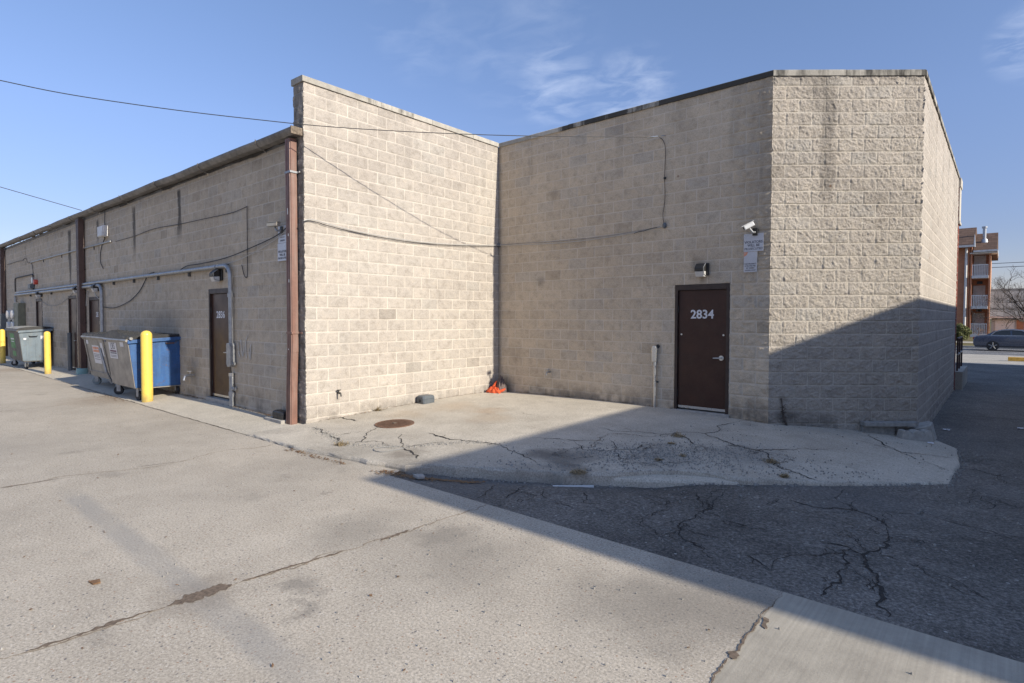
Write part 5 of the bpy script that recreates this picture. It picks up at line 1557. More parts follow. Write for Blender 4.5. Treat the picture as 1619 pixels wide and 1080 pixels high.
def dumpster(label, x0, x1, yf, yb, zt, body_mat, front_mat, lid_mat, top_over=0.12, wheel='rubber', lid_bulge=0.0, ground=0.05, lid_h=0.0, nl=2):
    t = thing('dumpster', label, 'dumpster', ((x0 + x1) / 2, (yf + yb) / 2, ground), 'wheeled dumpsters along the low wall')
    zb = 0.285
    side = [(yf, zb), (yb, zb), (yb + 0.05, zt + 0.03), (yf - top_over, zt - 0.03)]
    mb = MB(); mb.prism(side, x0, x1, 'x')
    body = mb.build('body', body_mat, t, bevel=0.008)
    # rim around the top
    mb = MB()
    mb.prism([(yf - top_over - 0.02, zt - 0.10), (yf - top_over + 0.05, zt - 0.09), (yb + 0.07, zt - 0.035), (yb + 0.10, zt - 0.035), (yb + 0.10, zt + 0.04), (yf - top_over - 0.02, zt - 0.022)], x1 + 0.002, x1 + 0.05, 'x')
    mb.prism([(yf - top_over - 0.02, zt - 0.10), (yf - top_over + 0.05, zt - 0.09), (yb + 0.07, zt - 0.035), (yb + 0.10, zt - 0.035), (yb + 0.10, zt + 0.04), (yf - top_over - 0.02, zt - 0.022)], x0 - 0.05, x0 - 0.002, 'x')
    mb.build('rim', body_mat, t, bevel=0.006)
    # front plate and its edge flange
    n = Vector((0, -(zt - 0.03 - zb), -top_over)).normalized()
    def fp(x, k, d): return Vector((x, yf + (-top_over) * k, zb + (zt - 0.03 - zb) * k)) + n * d
    mb = MB()
    a = [fp(x0 + 0.01, 0.0, 0.002), fp(x1 - 0.004, 0.0, 0.002), fp(x1 - 0.004, 1, 0.002), fp(x0 + 0.01, 1, 0.002)]
    b = [fp(x0 + 0.01, 0.0, 0.012), fp(x1 - 0.004, 0.0, 0.012), fp(x1 - 0.004, 1, 0.012), fp(x0 + 0.01, 1, 0.012)]
    mb.add([tuple(p) for p in a + b], [(0, 1, 2, 3), (4, 5, 6, 7), (0, 1, 5, 4), (1, 2, 6, 5), (2, 3, 7, 6), (3, 0, 4, 7)])
    fpn = mb.build('front_panel', front_mat, t)
    mb = MB(); mb.tube([tuple(fp(x0 - 0.02, 1, 0.03)), tuple(fp(x1 + 0.02, 1, 0.03))], 0.03, 8)
    mb.build('front_rail', front_mat, t)
    # bottom flange
    mb = MB(); mb.box(x0 + 0.02, yf + 0.02, zb - 0.022, x1 + 0.012, yb - 0.01, zb - 0.002)
    mb.build('floor_flange', front_mat, t)
    # lids with ribs
    w = (x1 - x0) / nl
    for j in range(nl):
        la, lb = x0 + j * w + 0.015, x0 + (j + 1) * w - 0.015
        nx, ny = 73 if nl == 1 else 36, 12
        P = np.zeros((ny, nx, 3))
        for iy in range(ny):
            k = iy / (ny - 1)
            for ix in range(nx):
                kk = ix / (nx - 1)
                rib = 0.022 * (1 if (ix // 3) % 2 else 0) * (0.08 < k < 0.95)
                bul = lid_bulge * math.sin(math.pi * min(1, kk / 0.82)) ** 0.9 * max(0, 1 - k * 1.15) ** 1.4
                P[iy, ix] = (la + (lb - la) * kk, yf - top_over - 0.03 + (yb + 0.10 - yf + top_over + 0.03) * k, zt + 0.045 + 0.03 * k + lid_h * math.sin(math.pi * k) + rib + bul)
        lid = grid_mesh('lid', P, lid_mat, t)
        # drooping lid lip; on a raised lid, black sheet standing in for gap shade
        mb = MB()
        vs, fs = [], []
        for ix in range(nx):
            p = P[0, ix]
            vs += [(p[0], p[1] - 0.002, p[2] - 0.001), (p[0], p[1] - 0.006, max(zt - 0.03, p[2] - 0.06) if lid_bulge < 0.02 else zt - 0.02)]
        fs = [(2 * i, 2 * i + 1, 2 * i + 3, 2 * i + 2) for i in range(nx - 1)]
        mb.add(vs, fs)
        for iy in range(ny - 1):
            p, q = P[iy, -1], P[iy + 1, -1]
            mb.add([(p[0] + .001, p[1], p[2]), (q[0] + .001, q[1], q[2]), (q[0] + .001, q[1], zt + 0.005), (p[0] + .001, p[1], zt - 0.02)], [(0, 1, 2, 3)])
        mb.build('lid_lip_gap_fill', 'lidblack', lid)
    # hinge tube at the back
    mb = MB(); mb.cyl((x0 - 0.03, yb + 0.13, zt + 0.075), (x1 + 0.06, yb + 0.13, zt + 0.075), 0.022, 10)
    mb.build('hinge_tube', body_mat, t)
    for (cx, cy, an) in ((x1 - 0.10, yf + 0.10, 0.2), (x0 + 0.12, yf + 0.10, 0.9), (x1 - 0.10, yb - 0.09, -0.1), (x0 + 0.12, yb - 0.09, 0.2)):
        caster(t, cx, cy, zb - 0.022, 0.098, wheel, an)
    return t, fp


def zground(x, y): return 0.06


d1, fp1 = dumpster('blue-sided dumpster with bare steel front and ribbed lid, behind the thick bollard', -6.78, -5.20, -5.60, -4.68, 1.32, 'blue', 'silver', 'lidgloss', lid_bulge=0.13, nl=1)
d2, fp2 = dumpster('tan steel dumpster between the blue dumpster and the second downspout', -9.32, -7.30, -5.42, -4.80, 1.31, 'tan_steel', 'tan_steel', 'lidgloss', wheel='rubbergrey', top_over=0.16)
d3, fp3 = dumpster('grey-green dumpster with flat lid at the far left between two bollards', -18.6, -16.35, -5.72, -5.02, 1.33, 'teen', 'darkfront', 'lid', top_over=0.10, lid_h=0.03)


def sticker(t, fp, u0, u1, k0, k1, lines_, mat='sticker', d=0.016):
    """sheet stuck to a sloping dumpster front: lettering is a sub-part"""
    a, b, c, e = fp(u0, k0, d), fp(u1, k0, d), fp(u1, k1, d), fp(u0, k1, d)
    mb = MB(); mb.add([tuple(p) for p in (a, b, c, e)], [(0, 1, 2, 3)])
    st = mb.build('sticker', mat, t, recalc=False)
    up = (e - a).normalized(); ux = (b - a).normalized(); n = ux.cross(up)
    # frame columns: u, out, up
    FM = Matrix(((ux.x, n.x, up.x, a.x), (ux.y, n.y, up.y, a.y), (ux.z, n.z, up.z, a.z), (0, 0, 0, 1)))
    W, H = (b - a).length, (e - a).length
    for ln in lines_:
        s, ku, kz = ln[:3]
        if s is None:
            m = ln[3]
            mb = MB(FM); mb.box(W * ku[0], 0.0008, H * kz[0], W * ku[1], 0.0016, H * kz[1]); mb.build('print_bar', m, st)
        else:
            size, m, bold = ln[3:]
            text('lettering', s, size, m, st, FM, W * ku, 0.0012, H * kz, bold=bold)
    return st


sticker(d1, fp1, -6.58, -6.02, 0.58, 0.93, [('LRS', 0.5, 0.76, 0.20, 'ink', 0.0), (None, (0.1, 0.9), (0.42, 0.52), 'maroonink', 0), (None, (0.1, 0.9), (0.29, 0.39), 'inkpale', 0), (None, (0.1, 0.85), (0.17, 0.21), 'inkpale', 0), (None, (0.1, 0.85), (0.09, 0.13), 'inkpale', 0)])
sticker(d1, fp1, -5.75, -5.50, 0.86, 0.96, [])
sticker(d2, fp2, -8.65, -8.05, 0.35, 0.80, [(None, (0.08, 0.92), (0.80, 0.92), 'orangeink', 0), (None, (0.08, 0.92), (0.63, 0.76), 'orangeink', 0), (None, (0.1, 0.9), (0.5, 0.54), 'inkpale', 0), (None, (0.1, 0.9), (0.42, 0.46), 'inkpale', 0), (None, (0.1, 0.9), (0.34, 0.38), 'inkpale', 0), (None, (0.1, 0.9), (0.22, 0.26), 'inkpale', 0)])
sticker(d2, fp2, -9.1, -8.9, 0.82, 0.92, [])
sticker(d2, fp2, -7.9, -7.7, 0.55, 0.88, [])
sticker(d3, fp3, -18.0, -17.2, 0.40, 0.90, [(None, (0.15, 0.85), (0.58, 0.68), 'sticker', 0), (None, (0.2, 0.8), (0.42, 0.48), 'sticker', 0)], 'greenink')
sticker(d3, fp3, -17.9, -17.3, 0.12, 0.30, [], 'greenink')
# raised seam lines and a strut on the tan dumpster
mb = MB()
for x in (-9.15, -7.55):
    mb.tube([tuple(fp2(x, 0.1, 0.02)), tuple(fp2(x, 0.98, 0.02))], 0.012, 6)
mb.tube([tuple(fp2(-9.3, 0.13, 0.02)), tuple(fp2(-7.35, 0.13, 0.02))], 0.012, 6)
mb.build('front_rib', 'tan_steel', d2)
mb = MB(); mb.tube([(-7.36, -5.70, 1.05), (-7.28, -5.60, 0.5), (-7.32, -5.48, 0.22)], 0.03, 8)
mb.build('strut', 'galv', d2)
# side details: lettering plates and handle of the grey-green one, vertical ribs
xs = -16.35
mb = MB(); mb.box(xs + 0.003, -5.25, 1.02, xs + 0.006, -5.08, 1.13); mb.build('sticker', 'sticker', d3)
mb = MB(); mb.box(xs + 0.003, -5.70, 1.0, xs + 0.006, -5.62, 1.06); mb.build('sticker', 'sticker', d3)
mb = MB(); mb.box(xs + 0.003, -5.12, 1.10, xs + 0.0075, -5.08, 1.13); mb.build('sticker', 'orangeink', d3)
mb = MB(); mb.tube([(xs, -5.56, 1.13), (xs + 0.05, -5.54, 1.11), (xs + 0.05, -5.36, 1.11), (xs, -5.34, 1.13)], 0.013, 6); mb.build('handle', 'lidblack', d3)
for y in (-5.62, -5.55, -5.38, -5.2):
    mb = MB(); mb.box(xs + 0.001, y - 0.012, 0.33, xs + 0.014, y + 0.012, 1.05); mb.build('side_rib', 'teen', d3)
mb = MB(); mb.cyl((-5.15, -5.69, 1.33), (-5.10, -5.69, 1.33), 0.03, 12); mb.build('rail_end', 'steel', d1)
mb = MB(); mb.tube([(-5.20, -5.02, 1.22), (-5.165, -5.02, 1.215), (-5.165, -4.86, 1.215), (-5.20, -4.86, 1.22)], 0.012, 6); mb.build('handle', 'rustplate', d1)


# ------------------------------------------------------------------ small things on the ground
def bait(label, x0, y0, x1, y1, z0, h, mat):
    t = thing('bait_station', label, 'bait box', ((x0 + x1) / 2, (y0 + y1) / 2, z0), 'rodent bait boxes')
    cx, cy, ax, ay = (x0 + x1) / 2, (y0 + y1) / 2, (x1 - x0) / 2, (y1 - y0) / 2
    def ringp(k, c, z): return [(cx + s * (ax * k if f else ax * k - c), cy + q * (ay * k - c if f else ay * k), z) for s, q, f in ((-1, -1, 1), (-1, -1, 0), (1, -1, 0), (1, -1, 1), (1, 1, 1), (1, 1, 0), (-1, 1, 0), (-1, 1, 1))]
    levels = [(0.94, 0.02, 0.0), (1.0, 0.03, h * 0.5), (1.0, 0.03, h * 0.56)]
    lv2 = [(1.0, 0.03, h * 0.57), (0.98, 0.035, h * 0.86), (0.86, 0.04, h)]
    for nm, L in (('base', levels), ('lid', lv2)):
        mb = MB(); vs, fs = [], []
        for k, c, z in L: vs += ringp(k, c, z0 + z)
        for i in range(len(L) - 1):
            fs += [(i * 8 + k, i * 8 + (k + 1) % 8, i * 8 + 8 + (k + 1) % 8, i * 8 + 8 + k) for k in range(8)]
        fs += [tuple(range(8)), tuple(range((len(L) - 1) * 8, len(L) * 8))]
        mb.add(vs, fs); mb.build(nm, mat, t, bevel=0.006)
    mb = MB(); mb.cyl((cx, y0 - 0.002 + (0.006), z0 + 0.05), (cx, y0 - 0.003, z0 + 0.05), 0.026, 14); mb.build('entry_hole', 'lidblack', t)
    return t


bait('grey bait box against the sunlit recess wall', 0.03, -2.40, 0.26, -2.10, zs_pad(0.15, -2.2) - 0.004, 0.15, 'bait_grey')
bait('black bait box in the shade beside the corner downspout', -0.78, -4.86, -0.42, -4.70, 0.085, 0.13, 'lidblack')
mb = MB(); mb.box(-0.95, -4.90, 0.0, -0.38, -4.69, 0.083)
tag(mb.build('paver', 'cinder', None, bevel=0.01), 'flat concrete paver under the black bait box', 'paver')
# manhole cover
cx, cy = 1.19, -3.80
zc = zs_pad(cx, cy)
gx, gy = (zs_pad(cx + .1, cy) - zs_pad(cx - .1, cy)) / .2, (zs_pad(cx, cy + .1) - zs_pad(cx, cy - .1)) / .2
t = thing('manhole_cover', 'round rusty manhole cover set in the sunlit pad', 'manhole cover', (cx, cy, zc))
def mh(r, z, n=40): return [(cx + r * math.cos(a), cy + r * math.sin(a), zc + gx * r * math.cos(a) + gy * r * math.sin(a) + z) for a in np.linspace(0, 2 * math.pi, n, endpoint=False)]
mb = MB(); v = mh(0.315, 0.001) + mh(0.315, 0.010) + mh(0.30, 0.014) + mh(0.285, 0.009)
f = [(i * 40 + k, i * 40 + (k + 1) % 40, i * 40 + 40 + (k + 1) % 40, i * 40 + 40 + k) for i in range(3) for k in range(40)] + [tuple(range(120, 160))]
mb.add(v, f); mb.build('plate', 'rustplate', t)
mb = MB()
for i in range(-4, 5):
    L = math.sqrt(0.27 ** 2 - (i * 0.055) ** 2)
    for s in (-1, 1):
        x0_, x1_ = (0.05 if abs(i) < 1 else 0.0), L
        vs = []
        for (xx, yy) in ((s * x0_, i * .055 - .012), (s * x1_, i * .055 - .012), (s * x1_, i * .055 + .012), (s * x0_, i * .055 + .012)):
            vs.append((cx + xx, cy + yy, zc + gx * xx + gy * yy + 0.014))
        mb.add(vs, [(0, 1, 2, 3)])
mb.build('tread_ridges', 'rustplate', t, recalc=False)
mb = MB(); mb.box(cx - 0.03, cy - 0.03, zc + 0.0145, cx + 0.03, cy + 0.03, zc + 0.02); mb.build('pick_hole_cap', 'crackfill', t)


def rag(name, label, cat, c, rad, mat, seed, parts=None):
    """crumpled cloth: a folded, noise-pushed dome lying on the ground"""
    rr = random.Random(seed)
    nu, nv = 44, 20
    P = np.zeros((nv, nu + 1, 3))
    th_ = np.linspace(0, 2 * math.pi, nu + 1)
    for i in range(nv):
        k = i / (nv - 1)
        for j in range(nu + 1):
            a = th_[j % nu]
            e = Vector((math.cos(a), math.sin(a)))
            w = 1 + 0.13 * math.sin(3 * a + seed) + 0.07 * math.sin(7 * a + seed * 2.1)
            r_ = rad[0] * math.sin(k * math.pi / 2 + 0.01) * w
            z = rad[2] * math.cos(k * math.pi / 2)
            fold = 0.10 * math.sin(5 * a + 9 * k + seed) + 0.09 * math.sin(11 * a - 7 * k) + 0.08 * math.sin(17 * k + 2 * a)
            P[i, j] = (c[0] + e.x * r_ * rad[0] / rad[0], c[1] + e.y * r_ * rad[1] / rad[0], c[2] + max(-0.004, z * (1 + 1.6 * fold) + rad[2] * 0.35 * fold * (1 - k) + 0.012 * (1 - k) + 0.02 * math.sin(9 * a) * k))
    P[:, -1] = P[:, 0]
    o = grid_mesh(name, P, mat, None, smooth=True)
    return tag(o, label, cat)


zc = zs_pad(0.2, -0.4)
rag('orange_cloth', 'crumpled bright orange cloth lying in the inner corner of the recess', 'cloth', (0.22, -0.40, zc), (0.185, 0.10, 0.10), 'orange', 2)
rag('rag_bundle', 'grey-brown rag bundle behind the orange cloth', 'rag', (0.27, -0.22, zc), (0.13, 0.11, 0.25), 'rag', 5)
rag('rag_bundle', 'dark rag bundle against the wall beside the orange cloth', 'rag', (0.13, -0.20, zc), (0.11, 0.11, 0.16), 'ragdark', 9)
mb = MB(); mb.tube([(0.16, -0.34, zc + 0.08), (0.17, -0.30, zc + 0.17), (0.20, -0.28, zc + 0.24)], [0.035, 0.03, 0.012], 7)
mb.tube([(0.30, -0.36, zc + 0.02), (0.38, -0.30, zc + 0.05), (0.43, -0.25, zc + 0.09)], [0.03, 0.03, 0.02], 7)
tag(mb.build('orange_strap', 'orange', None, smooth=True), 'twisted orange strip draped over the grey rags', 'cloth strip')

# broken blocks stacked at the foot of the angled wall
nx_, ny_ = DA / LD, DB / LD
zb_ = zs_pad(7.0, 0.8)
mb = MB(FR_D)
import itertools
vs = []
prof_t = [(1.425, .012), (1.6, .005), (1.8, .015), (1.95, .004), (2.1, .02), (2.26, .008)]
mb.prism([(1.425, 0.03), (2.27, 0.03), (2.29, 0.12), (2.2, 0.185), (2.0, 0.175), (1.85, 0.19), (1.6, 0.178), (1.43, 0.185)], 0.105, 0.172, 'z')
tag(mb.build('concrete_cap', 'cinderdark', None, bevel=0.012), 'long thin concrete cap slab lying on rubble at the foot of the angled wall', 'slab')
mb = MB(FR_D); mb.box(1.44, 0.03, -0.10, 1.95, 0.09, 0.104)
tag(mb.build('support_block', 'cinderdark', None, bevel=0.012), 'dark block in the shade under the left of the cap slab', 'block')
# scalloped broken block, standing on its side in front
pts = []
u0_, u1_ = 1.86, 2.40
for k in np.linspace(0, 1, 37):
    u = u0_ + (u1_ - u0_) * k
    sc_ = abs(math.sin(k * math.pi * 3)) ** 0.6
    edge = min(1, k * 9, (1 - k) * 7)
    pts.append((u, -0.14 + (0.165 + 0.052 * sc_) * edge + 0.0))
poly = [(u0_ - 0.02, -0.22)] + pts + [(u1_ + 0.02, -0.22)]
mb = MB(FR_D); mb.prism(poly, 0.20, 0.34, 'y')
tag(mb.build('broken_block', 'cinder', None, bevel=0.008), 'broken three-lobed concrete block leaning in front of the cap slab', 'block')
ck = Matrix.Translation((7.62, 1.52, -0.03)) @ Matrix.Rotation(R(20), 4, 'Z') @ Matrix.Rotation(R(-16), 4, 'Y') @ Matrix.Rotation(R(10), 4, 'X')
mb = MB(ck); mb.prism([(-0.16, -0.11), (0.13, -0.09), (0.20, 0.03), (0.16, 0.115), (-0.15, 0.12)], -0.14, 0.14, 'z')
tag(mb.build('broken_block', 'cinder', None, bevel=0.012), 'tilted broken concrete lump at the right end of the cap slab', 'block')
for (x, y, s_, lab) in ((7.78, 1.05, 0.03, 'crumpled white paper scrap beside the broken blocks'), (7.84, 3.15, 0.04, 'white paper scrap on the alley asphalt beyond the blocks'), (8.85, 4.2, 0.045, 'white paper scrap at right on the alley asphalt')):
    z = (zs_pad(x, y) if y < 1.5 else za(x, y)) + 0.004
    vs, fs = [], []
    for i in range(6):
        for j in range(6):
            vs.append((x + (i - 2.5) * s_ * .5, y + (j - 2.5) * s_ * .35, z + 0.03 * abs(math.sin(i * 2.1 + j * 1.3 + x))))
    fs = [(i * 6 + j, i * 6 + j + 1, i * 6 + j + 7, i * 6 + j + 6) for i in range(5) for j in range(5)]
    mb = MB(); mb.add(vs, fs); tag(mb.build('paper_scrap', 'paper', None), lab, 'litter')
mb = MB(); mb.prism([(3.60, -5.40), (3.72, -5.43), (3.76, -5.36), (3.66, -5.31)], -0.0, 0.035, 'z')
tag(mb.build('stone', 'cinder', None, bevel=0.01), 'pale stone among the leaves below the pad edge', 'stone')
mb = MB(); mb.box(4.93, -4.36, za(5, -4.3) + .002, 5.38, -4.33, za(5, -4.3) + 0.02)
mb.v = [Matrix.Rotation(R(42), 4, 'Z') @ (p - Vector((5.1, -4.4, 0))) + Vector((5.02, -4.40, 0)) for p in mb.v]
tag(mb.build('white_strip', 'white', None), 'thin white plastic strip lying at the foot of the pad edge', 'litter')
wire('wire_loop', 'thin loose wire loop lying on the sunlit pad below the manhole cover', smooth_path([(x, y, zs_pad(x, y) + 0.008) for x, y in ((2.63, -4.76), (2.59, -4.93), (2.55, -5.05), (2.45, -5.07), (2.35, -5.03), (2.31, -4.95), (2.38, -4.83), (2.47, -4.69))]), 0.005, 'cable_grey', cat='wire')
mb = MB(); mb.prism([(3.95, -8.47), (4.02, -8.46), (4.03, -8.42), (3.97, -8.41)], 0.004, 0.012, 'z')
tag(mb.build('dead_leaf', 'leaf', None), 'single curled orange-brown leaf at lower left on the lot', 'leaf')
mb = MB(FR_D)
P = [(0.265, 0.03, 0.02), (0.275, 0.04, 0.10), (0.24, 0.035, 0.22), (0.21, 0.035, 0.33), (0.205, 0.035, 0.42), (0.19, 0.03, 0.52)]
mb.tube(P, [0.016, 0.02, 0.013, 0.011, 0.008, 0.012], 6)
rr = random.Random(3)
for i in range(26):
    k = rr.uniform(0, 0.4); b = Vector((0.265 - 0.16 * k, 0.035, 0.03 + k))
    mb.tube([b, b + Vector((rr.uniform(-.05, .05), rr.uniform(0, .03), rr.uniform(-.02, .05)))], [0.005, 0.002], 4)
tag(mb.build('dead_vine', 'bark', None), 'dead dark vine climbing the foot of the angled wall', 'vine')


def weed(x, y, zf, n, h, label, mat='weed', spread=0.06, name='dry_weed', cat='weed', seed=0, group='dry weeds in the pad cracks'):
    rr = random.Random(seed)
    vs, fs = [], []
    for i in range(n):
        a = rr.uniform(0, 6.28); r0 = rr.uniform(0, spread * .6)
        p = Vector((x + math.cos(a) * r0, y + math.sin(a) * r0, zf(x, y)))
        d = Vector((rr.gauss(0, .9), rr.gauss(0, .9), rr.uniform(0.05, 0.7))).normalized() * h * rr.uniform(.4, 1.1)
        w = Vector((-d.y, d.x, 0)).normalized() * 0.004
        b = len(vs)
        m = p + d * .5 + Vector((0, 0, .012))
        vs += [p - w, p + w, m + w, m - w, p + d]
        fs += [(b, b + 1, b + 2, b + 3), (b + 3, b + 2, b + 4)]
    mb = MB(); mb.add([tuple(v) for v in vs], fs)
    return tag(mb.build(name, mat, None, recalc=False), label, cat, group)


for i, (x, y, n, h, lab) in enumerate([(6.45, -2.16, 110, 0.075, 'largest dry weed tuft near the right end of the crumbling pad'), (6.74, -2.66, 90, 0.07, 'dry weed tuft at the pad front edge, right of the worn hollow'), (5.10, -1.83, 110, 0.08, 'dry weed tuft in the pad crack farthest from the alley'), (5.21, -2.27, 60, 0.05, 'small dry weed just in front of the far pad crack'), (1.75, -5.14, 130, 0.075, 'flattened dry grass clump at the left end of the pad edge'), (5.43, -3.11, 60, 0.05, 'small dry weed above the broken pad edge'), (5.58, -2.74, 60, 0.05, 'small dry weed in the middle of the crumbling pad'), (5.02, -4.22, 130, 0.07, 'brown weeds where the dirt runs off the pad edge'), (0.05, -3.30, 60, 0.14, 'thin dead stalks at the foot of the sunlit wall')]):
    weed(x, y, zs_pad, n, h, lab, seed=i + 20, spread=0.16 if n > 100 else 0.08)

# ------------------------------------------------------------------ neighbour building (outside the picture, gives the long shadow)
NB = thing('neighbour_building', 'flat-roofed block building across the alley, throwing the long shadow', 'building', (25, 10, 0))
XF, YS, YN, HN = 14.80, -5.465, 24.9, 5.65
mb = MB(); mb.box(XF, YS, -0.6, 36, YN, HN - 0.12); mb.build('wall', 'cwall', NB)
mb = MB(); mb.box(XF - 0.03, YS - 0.03, HN - 0.117, 36, YN + 0.03, HN); mb.build('coping', 'limestone', NB)

# ------------------------------------------------------------------ far end of the alley
mb = MB(); mb.prism([(7.3, 10.70), (7.73, 10.70), (7.73, 13.4), (7.3, 13.4)], -0.4, 0.30, 'z')
tag(mb.build('retaining_kerb', 'apron', None, bevel=0.02), 'low concrete base under the dark railing at the far end of the alley wall', 'kerb')
RL = thing('railing', 'short dark red railing beyond the far end of the alley wall', 'railing', (7.59, 12, 0.3))
for y in (10.95, 11.95, 13.05):
    mb = MB(); mb.box(7.59 - .022, y - .022, 0.30, 7.59 + .022, y + .022, 1.2); mb.build('post', 'railpaint', RL)
for z in (1.2, 0.75):
    mb = MB(); mb.box(7.59 - .02, 10.9, z, 7.59 + .02, 13.1, z + 0.035); mb.build('rail', 'galv' if z < 1 else 'railpaint', RL)

# apartment house across the street
AP = thing('apartment_house', 'three-storey orange brick apartment house with white balconies across the street', 'building', (2, 60, 0.1))
mb = MB(); mb.box(-16, 56, -0.2, 6.28, 68, 8.15)
mb.build('wall', 'apt_brick', AP)
mb = MB(); mb.box(6.283, 57.5, -0.2, 7.45, 67.9, 7.9); mb.box(7.425, 56.2, -0.2, 7.56, 57.497, 7.5)
mb.build('wall', 'apt_brick', AP)
mb = MB(); mb.box(6.0, 55.86, -0.2, 6.09, 55.998, 8.1); mb.box(6.17, 55.80, -0.2, 6.28, 55.998, 8.1); mb.build('corner_pilaster', 'apt_brick', AP)
mb = MB(); mb.prism([(55.3, 8.22), (68.6, 8.22), (62, 10.6)], -16.5, 6.35, 'x'); mb.build('roof', 'shingle', AP)
mb = MB(); mb.prism([(55.6, 7.78), (68.4, 7.78), (62, 9.95), ], 6.353, 7.95, 'x'); mb.build('roof', 'shingle', AP)
mb = MB(); mb.box(-16.5, 55.1, 8.08, 6.45, 55.32, 8.25); mb.box(6.353, 55.45, 7.62, 8.0, 55.65, 7.78); mb.box(7.953, 55.6, 7.55, 8.02, 62, 7.78); mb.build('eave_trim', 'trim', AP)
mb = MB(); mb.box(6.12, 55.66, 7.5, 7.94, 57.4, 7.6); mb.build('soffit', 'trim', AP)
mb = MB(); mb.cyl((5.86, 55.78, 0), (5.86, 55.78, 8.05), 0.10, 10); mb.build('downspout', 'trim', AP)
for k, z in enumerate((5.35, 2.65, 0.15)):
    mb = MB(); mb.box(6.29, 55.55, z - 0.02, 7.42, 57.49, z + 0.22)
    b = mb.build('balcony', 'trim', AP)
    mb = MB()
    for x in np.arange(6.34, 7.40, 0.115): mb.box(x - .022, 55.58, z + 0.221, x + .022, 55.61, z + 1.12)
    mb.box(6.3, 55.565, z + 1.121, 7.40, 55.625, z + 1.18)
    mb.build('balustrade', 'white', b)
    mb = MB(); mb.box(6.35, 57.44, z + 0.23, 7.2, 57.495, z + 2.1); mb.build('glass_door', 'siding', AP)
    mb = MB(); mb.box(6.6, 57.46, z + 2.24, 7.0, 57.494, z + 2.5); mb.build('vent_grille', 'lampbody', AP)
mb = MB(); mb.cyl((7.02, 58.6, 8.6), (7.02, 58.6, 10.05), 0.13, 14); mb.cyl((7.02, 58.6, 10.051), (7.02, 58.6, 10.2), 0.2, 14); mb.lathe([(0.32, 8.6), (0.2, 9.05)], (7.02, 58.6, 0), 14); mb.build('flue', 'flue', AP)
mb = MB(); mb.tube([(6.42, 55.7, 8.1), (6.42, 55.7, 9.2)], [0.09, 0.02], 8); mb.build('finial', 'flue', AP)
mb = MB(); mb.box(4.35, 55.97, 3.0, 4.9, 55.998, 3.25); mb.build('vent_grille', 'flue', AP)

GR = thing('garage', 'low white garage with grey shingle roof behind the parked car', 'garage', (13, 64, 0))
mb = MB(); mb.box(7.62, 62, -0.3, 18, 69, 1.85); mb.build('wall', 'siding', GR)
mb = MB(); mb.prism([(61.5, 1.86), (61.5, 2.0), (65.8, 4.75), (70, 2.0), (70, 1.86)], 7.4, 18.3, 'x'); mb.build('roof', 'shingle_grey', GR)
mb = MB(); mb.box(7.38, 61.42, 1.80, 18.3, 61.498, 1.96); mb.build('eave_trim', 'trim', GR)
mb = MB(); mb.box(7.9, 61.95, -0.2, 9.3, 61.997, 1.6); mb.build('garage_door', 'white', GR)
mb = MB(); mb.box(9.45, 61.9, -0.3, 9.95, 61.998, 1.78); mb.build('brick_pier', 'apt_brick', GR)

# parked car, heading right
CX, CY, CZ = 7.0, 40.6, -0.36
CR = thing('sedan', 'slate blue sedan parked along the street beyond the alley', 'car', (CX + 2.4, CY, CZ))
body = [(0.02, 0.42), (0.0, 0.62), (0.06, 0.86), (0.16, 0.97), (0.55, 1.02), (1.25, 1.03), (2.9, 1.0), (3.6, 0.93), (4.4, 0.80), (4.72, 0.62), (4.78, 0.40), (4.70, 0.24), (0.12, 0.24)]
mb = MB(); mb.prism([(CX + x, CZ + z) for x, z in body], CY - 0.88, CY + 0.88, 'y')
mb.build('body', 'carpaint', CR, bevel=0.07, smooth=True, segs=3)
cab = [(0.60, 1.0), (1.05, 1.28), (1.45, 1.41), (2.0, 1.45), (2.5, 1.40), (3.35, 0.98)]
mb = MB()
vs = []
for s, w0, w1 in ((-1, 0.82, 0.62), (1, 0.82, 0.62)):
    vs += [(CX + x, CY + s * (w0 + (w1 - w0) * (z - 1.0) / 0.45), CZ + z) for x, z in cab]
n = len(cab)
mb.add(vs, [tuple(range(n)), tuple(range(n, 2 * n))[::-1]] + [(i, i + 1, n + i + 1, n + i) for i in range(n - 1)])
mb.build('cabin', 'carpaint', CR, bevel=0.03, smooth=True)
mb = MB()
for s in (-1, 1):
    for win in ([(0.98, 1.045), (1.18, 1.25), (1.50, 1.345), (1.88, 1.37), (1.90, 1.045)], [(1.98, 1.045), (1.97, 1.37), (2.42, 1.34), (3.0, 1.05)]):
        vs = [(CX + x, CY + s * (0.835 - 0.20 * (z - 1.0) / 0.45), CZ + z) for x, z in win]
        mb = MB(); mb.add(vs, [tuple(range(len(vs)))]); mb.build('side_window', 'carglass', CR, recalc=False)

